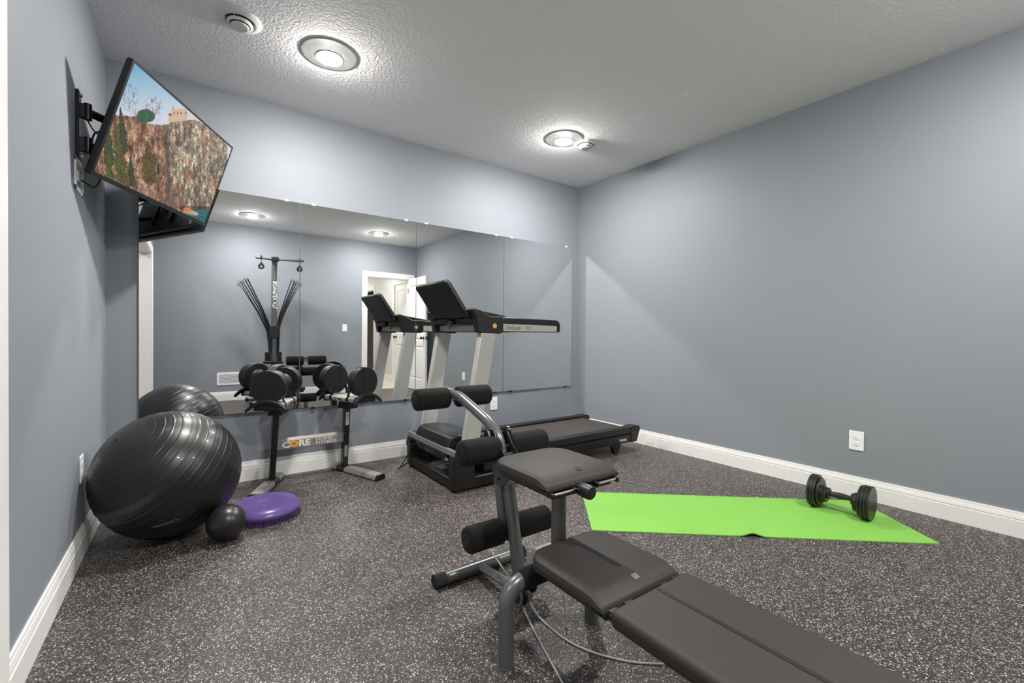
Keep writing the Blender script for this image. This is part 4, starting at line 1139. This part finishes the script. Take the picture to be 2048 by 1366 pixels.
# pivot plates
mb = MB()
for xx in (XC - .034, XC + .030):
    mb.prx([(-2.06, .625), (-2.075, .652), (-2.10, .650), (-2.135, .60), (-2.20, .548), (-2.30, .542), (-2.30, .525), (-2.13, .52), (-2.085, .545), (-2.075, .60)], xx, xx + .005)
mb.build('pivot_plate', M_BLKM, gym, bevel=.001)
mb = MB(); mb.cyl((XC - .048, -2.075, .628), (XC + .050, -2.075, .628), .009, 16); mb.cyl((XC - .052, -2.075, .628), (XC - .040, -2.075, .628), .020, 6); mb.cyl((XC - .04, -2.15, .56), (XC + .042, -2.15, .56), .008, 14); mb.cyl((XC + .034, -2.09, .638), (XC + .048, -2.09, .638), .020, 24)
mb.build('pivot_bolt', M_BLKM, gym)
mb = MB()
for xx in (XC - .040, XC + .036):
    mb.prx([(-2.085, .545), (-2.30, .545), (-2.24, .50), (-2.165, .438), (-2.13, .445), (-2.10, .50)], xx, xx + .006)
mb.build('pad_bracket', M_GPRD if False else mat('bracket_grey', (62, 64, 66), rough=.45), gym, bevel=.001)
mb = MB(); mb.cyl((XC - .044, -2.150, .470), (XC + .046, -2.150, .470), .007, 12); mb.build('bracket_bolt', M_BLKM, gym)
# rear post of the seat tower
MB().cyl((XC, -2.457, .29), (XC, -2.457, .545), .0255, 32).build('post', M_GREY, gym)

def pad(name, y0, y1, ztop, zlow, w=.322, th=.046, front_r=.075, lab=None, mat_=M_VINYL):
    """cushion; far end y0 has round corners, near end y1 is square with a sloping lip down to zlow"""
    mb = MB()
    n = 10; lip = .050
    def outline(ins, lipy):
        o = []
        hw = w / 2 - ins
        r = front_r - ins * .5
        yy0 = y0 - ins
        for k in range(n + 1):
            a = PI / 2 * k / n
            o.append((XC - hw + r - r * math.cos(a) , yy0 - r + r * math.sin(a)))
        for k in range(n + 1):
            a = PI / 2 * k / n
            o.append((XC + hw - r + r * math.sin(a), yy0 - r + r * math.cos(a)))
        o.append((XC + hw, y1 + lip)); o.append((XC + hw, y1 + ins * lipy)); o.append((XC - hw, y1 + ins * lipy)); o.append((XC - hw, y1 + lip))
        return o
    def z_at(y, z): return z - (ztop - zlow) * max(0, min(1, (y1 + lip - y) / lip))
    rings = [(0.010, ztop - th, 1), (0.002, ztop - th + .006, 1), (0.0, ztop - th + .016, 1), (0.0, ztop - .018, 1), (0.004, ztop - .007, 1), (0.012, ztop - .0015, 1), (0.020, ztop, 1)]
    V = []; N = None
    for ins, z, l_ in rings:
        o = outline(ins, l_); N = len(o)
        V += [(x, y, z_at(y, z) if z > ztop - th + .02 else z) for x, y in o]
    Fc = []
    for i in range(len(rings) - 1):
        for k in range(N): Fc.append((i * N + k, i * N + (k + 1) % N, (i + 1) * N + (k + 1) % N, (i + 1) * N + k))
    Fc.append(tuple(range(N))[::-1])
    # top split so the sloping lip keeps a crisp crease
    t0 = (len(rings) - 1) * N
    Fc.append(tuple(t0 + i for i in range(N) if i not in (N - 3, N - 2)))
    Fc.append((t0 + N - 4, t0 + N - 3, t0 + N - 2, t0 + N - 1))
    mb.add(V, Fc)
    o = mb.build(name, mat_, gym, angle=28)
    if lab: o['label'] = lab
    return o
p1_ = pad('upper_pad', -2.262, -2.578, .600, .582, lab='smaller raised pad above the rollers')
p2_ = pad('seat_pad', -2.478, -2.812, .352, .334, w=.335, lab='lower seat pad in front of the long bench')
MB().bx(XC - .13, XC + .13, -2.30, -2.575, .536, .5535).build('upper_pad_board', M_BLK, gym, bevel=.003)
MB().bx(XC - .14, XC + .14, -2.50, -2.80, .288, .3055).build('seat_pad_board', M_BLK, gym, bevel=.003)
def inlay(z0, z1, y0, y1, nm, x0, x1, mt):
    P = [(x0, y0, z0), (x1, y0, z0), (x1, y1, z1), (x0, y1, z1)]
    MB().add([Vector(p) + Vector((0, 0, .0006)) for p in P] + [Vector(p) - Vector((0, 0, .001)) for p in P], [(0, 1, 2, 3), (7, 6, 5, 4), (0, 4, 5, 1), (1, 5, 6, 2), (2, 6, 7, 3), (3, 7, 4, 0)]).build(nm, mt, gym, smooth=False)
inlay(.600, .600, -2.33, -2.42, 'pad_stripe', XC + .004, XC + .018, M_VINYL_D)
inlay(.6, .5945, -2.528, -2.545, 'pad_slot', XC + .004, XC + .022, M_VINYL_D)
inlay(.352, .352, -2.545, -2.715, 'pad_stripe', XC + .004, XC + .022, M_VINYL_D)
inlay(.3515, .3455, -2.764, -2.781, 'pad_slot', XC + .000, XC + .022, M_GPR)
# hinge hardware and adjusting knob under the upper pad
mb = MB(); mb.cyl((1.285, -2.588, .556), (1.385, -2.588, .556), .0045, 16); mb.cyl((1.475, -2.588, .556), (1.575, -2.588, .556), .0045, 16)
mb.build('hinge_pin', M_CHROME, gym)
mb = MB()
for x0 in (1.280, 1.372, 1.470, 1.565): mb.bx(x0, x0 + .010, -2.596, -2.56, .546, .562)
mb.build('hinge_knuckle', M_BLKM, gym, bevel=.002)
MB().lathe([(0, 0), (.018, 0), (.021, .004), (.0225, .03), (.0215, .046), (.018, .050), (0, .050)], (1.405, -2.585, .553), (0, -1, 0), 32).build('knob', M_BLK, gym)
MB().cyl((1.400, -2.45, .556), (1.400, -2.60, .556), .008, 14).build('knob_shaft', M_CHROME, gym)
# hinges between the seat pad and the bench
mb = MB()
for x0 in (1.285, 1.345, 1.50, 1.560): mb.bx(x0, x0 + .03, -2.835, -2.795, .300, .325)
mb.cyl((1.28, -2.819, .314), (1.595, -2.819, .314), .007, 14)
mb.build('bench_hinge', M_BLKM, gym, bevel=.002)
# seat rail running back beneath the bench to the tower
MB().bx(XC - .044, XC + .044, -3.99, -2.372, .228, .288).build('seat_rail', M_GREYL, gym, bevel=.005)
# bench: long pad with a dark centre line
bw = .334
mb = MB()
for x0, x1 in ((XC - bw / 2, XC + bw / 2),):
    mb.bx(x0, x1, -3.84, -2.832, .298, .348)
mb.build('bench_pad', M_VINYL, gym, bevel=.018, bseg=5)['label'] = 'long black vinyl bench pad'
MB().bx(XC + .005, XC + .018, -3.822, -2.848, .340, .3492).build('bench_centre_line', M_VINYL_D, gym)
MB().bx(XC - .13, XC + .13, -3.82, -2.85, .2885, .2985).build('bench_board', M_BLK, gym)
# bent front leg: an inverted U with a foam sleeve
path = fillet([(1.209, -2.462, .004), (1.209, -2.462, .252), (1.590, -2.462, .252), (1.590, -2.462, .004)], .075, 12)
MB().tube(path, .0255, 32).build('bent_leg', M_GREY, gym)
foam(1.262, 1.378, -2.462, .252, r=.033, name='foam_sleeve', hole=.024)
mb = MB(); mb.cyl((1.209, -2.462, .0005), (1.209, -2.462, .006), .0265, 28); mb.cyl((1.590, -2.462, .0005), (1.590, -2.462, .006), .0265, 28); mb.build('leg_cap', M_GREY, gym)
# cables
mb = MB()
mb.tube(spline([(XC - .03, -2.02, .235), (XC - .03, -2.035, .20), (XC - .03, -2.10, .15), (XC - .03, -2.235, .10)], 8), .0028, 10)
mb.tube(spline([(XC - .02, -2.24, .035), (1.425, -2.26, .012), (1.370, -2.422, .0035), (1.305, -2.619, .0035), (1.22, -2.87, .0035), (1.17, -3.10, .0035), (1.22, -3.5, .0035), (1.33, -3.8, .02), (1.40, -3.93, .10)], 8), .0032, 10)
mb.tube(spline([(XC + .030, -2.235, .06), (1.455, -2.27, .02), (1.440, -2.371, .004), (1.449, -2.523, .0035), (1.528, -2.667, .0035), (1.65, -2.774, .0035), (1.80, -2.90, .0035), (1.83, -3.10, .0035), (1.72, -3.5, .0035), (1.55, -3.85, .02), (1.47, -3.93, .10)], 8), .0032, 10)
mb.tube(spline([(1.50, -2.41, .10), (1.497, -2.425, .06), (1.497, -2.43, .02)], 6), .0032, 10)
mb.build('cable', M_CABLE, gym)
# rod tower, seen in the mirror
TX, TY = 1.438, -3.985
MB().tube(fillet([(TX, TY, .06), (TX, TY, 1.95), (TX, TY + .05, 2.115)], .16, 10), .0375, 32).build('tower_post', M_GREY, gym)
MB().tube(fillet([(1.185, TY + .10, 2.125), (TX - .02, TY + .065, 2.125), (TX + .06, TY + .065, 2.13), (1.822, TY + .14, 2.13)], .05), .019, 20).build('lat_bar', M_GREY, gym)
MB().bx(TX - .05, TX + .05, TY + .03, TY + .10, 2.09, 2.16).build('bar_clamp', M_BLKM, gym, bevel=.01)
for xx in (1.255, 1.765):
    y = TY + .10 + (.03 if xx > 1.5 else 0)
    mb = MB(); mb.bx(xx - .01, xx + .01, y - .022, y + .022, 2.10, 2.155); mb.tube([(xx, y, 2.10), (xx, y, 2.07)], .004, 8)
    mb.build('pulley_hanger', M_BLKM, gym)
    tear = [(.001 * 0, .075)] + [(.042 * math.cos(a), .042 * math.sin(a)) for a in np.linspace(math.radians(35), math.radians(-215), 28)]
    MB().pry([(xx + p[0], 2.0 + p[1]) for p in tear], y - .011, y + .011).build('hanging_pulley', M_BLK, gym, bevel=.003)
    MB().cyl((xx, y - .0125, 1.995), (xx, y + .0125, 1.995), .009, 16).build('pulley_axle', M_STK, gym)
letters('tower_lettering', 'BOWFLEX XTL', .078, (TX + .030, TY + .0385, 1.800), (0, 0, -1), (-1, 0, 0), M_WPR, gym, wx=.80, bold=.0008)
MB().bx(TX - .062, TX + .062, TY - .06, TY + .06, .955, 1.135).build('rod_hook_box', M_BLK, gym, bevel=.006)
mb = MB(); mb.bx(TX - .14, TX + .12, TY - .07, TY + .045, .56, .60); mb.bx(TX - .12, TX - .045, TY - .05, TY + .04, .56, .74); mb.bx(TX + .045, TX + .10, TY - .05, TY + .04, .60, .74)
mb.build('rod_box', M_BLKM, gym, bevel=.006)
RODA = [(1.0, 1.721), (1.141, 1.481), (1.2225, 1.336), (1.301, 1.165), (1.35, 1.032), (1.386, .722)]
RODE = [(1.090, 1.812), (1.190, 1.585), (1.266, 1.418), (1.333, 1.245), (1.384, 1.064), (1.396, .722)]
RODR = [[(1.678, 1.835), (1.580, 1.508), (1.497, 1.20), (1.490, .95), (1.486, .70)], [(1.745, 1.812), (1.578, 1.385), (1.508, 1.16), (1.497, .95), (1.490, .70)], [(1.785, 1.770), (1.612, 1.41), (1.520, 1.15), (1.502, .95), (1.494, .70)]]
rods = []
for k, f in enumerate((0, .10, .42, .72, 1.0)):
    rods.append((-1, [(a[0] * (1 - f) + c[0] * f, a[1] * (1 - f) + c[1] * f + (.03 if k == 1 and q == 0 else 0)) for q, (a, c) in enumerate(zip(RODA, RODE))], .005 + .0012 * k))
mid = lambda A, B_, f: [(a[0] * (1 - f) + c[0] * f, a[1] * (1 - f) + c[1] * f) for a, c in zip(A, B_)]
for A, r_ in ((RODR[0], .0065), (mid(RODR[0], RODR[1], .6), .010), (RODR[1], .009), (mid(RODR[1], RODR[2], .55), .006), (RODR[2], .005)):
    rods.append((1, A, r_))
for k, (sg, P_, r0) in enumerate(rods):
    yb = TY - .035 + .014 * (k % 5)
    pts = [(a, yb, c) for a, c in P_[::-1]]
    x, z = P_[0]
    sp_ = spline(pts, 8); nn = len(sp_)
    rod = MB().tube(sp_, [.0115 + (r0 - .0115) * i / (nn - 1) for i in range(nn)], 12).build('power_rod', M_BLK, gym)
    c = Vector((x + sg * .020, yb, z - .002)); mb = MB()
    mb.tube([c + Vector((.017 * math.cos(2 * PI * i / 16), 0, .017 * math.sin(2 * PI * i / 16))) for i in range(17)], .0035, 8)
    mb.build('rod_hook', M_BLK, rod)
# tower base
mb = MB(); mb.tube([(TX - .34, TY - .16, .030), (TX + .34, TY - .16, .030)], .027, 24); mb.build('rear_foot', M_GREY, gym)
for xx in (TX - .36, TX + .32): MB().cyl((xx, TY - .16, .030), (xx + .04, TY - .16, .030), .029, 24).build('end_cap', M_RUB, gym)
mb = MB(); mb.bx(TX - .04, TX + .04, TY - .18, TY + .26, .03, .09); mb.build('base_beam', M_GREY, gym, bevel=.005)
mb = MB(); mb.tube([(1.10, -3.66, .030), (1.76, -3.66, .030)], .024, 24); mb.bx(TX - .03, TX + .03, -3.75, -3.62, .03, .085); mb.build('middle_foot', M_GREY, gym)
for xx in (1.085, 1.745): MB().cyl((xx, -3.66, .030), (xx + .04, -3.66, .030), .027, 24).build('end_cap', M_RUB, gym)
mb = MB(); mb.cyl((TX, -3.70, .08), (TX, -3.70, .232), .025, 24); mb.build('rail_support', M_GREY, gym)
mb = MB(); mb.tube([(TX - .20, TY + .06, .50), (TX + .20, TY + .06, .50)], .012, 14); mb.bx(TX - .05, TX + .05, TY + .02, TY + .09, .45, .54); mb.build('squat_bracket', M_BLKM, gym, bevel=.003)

for o in bpy.data.objects:
    if 'label' in o and len(o['label'].split()) > 16: print('LONG LABEL', o.name, o['label'])
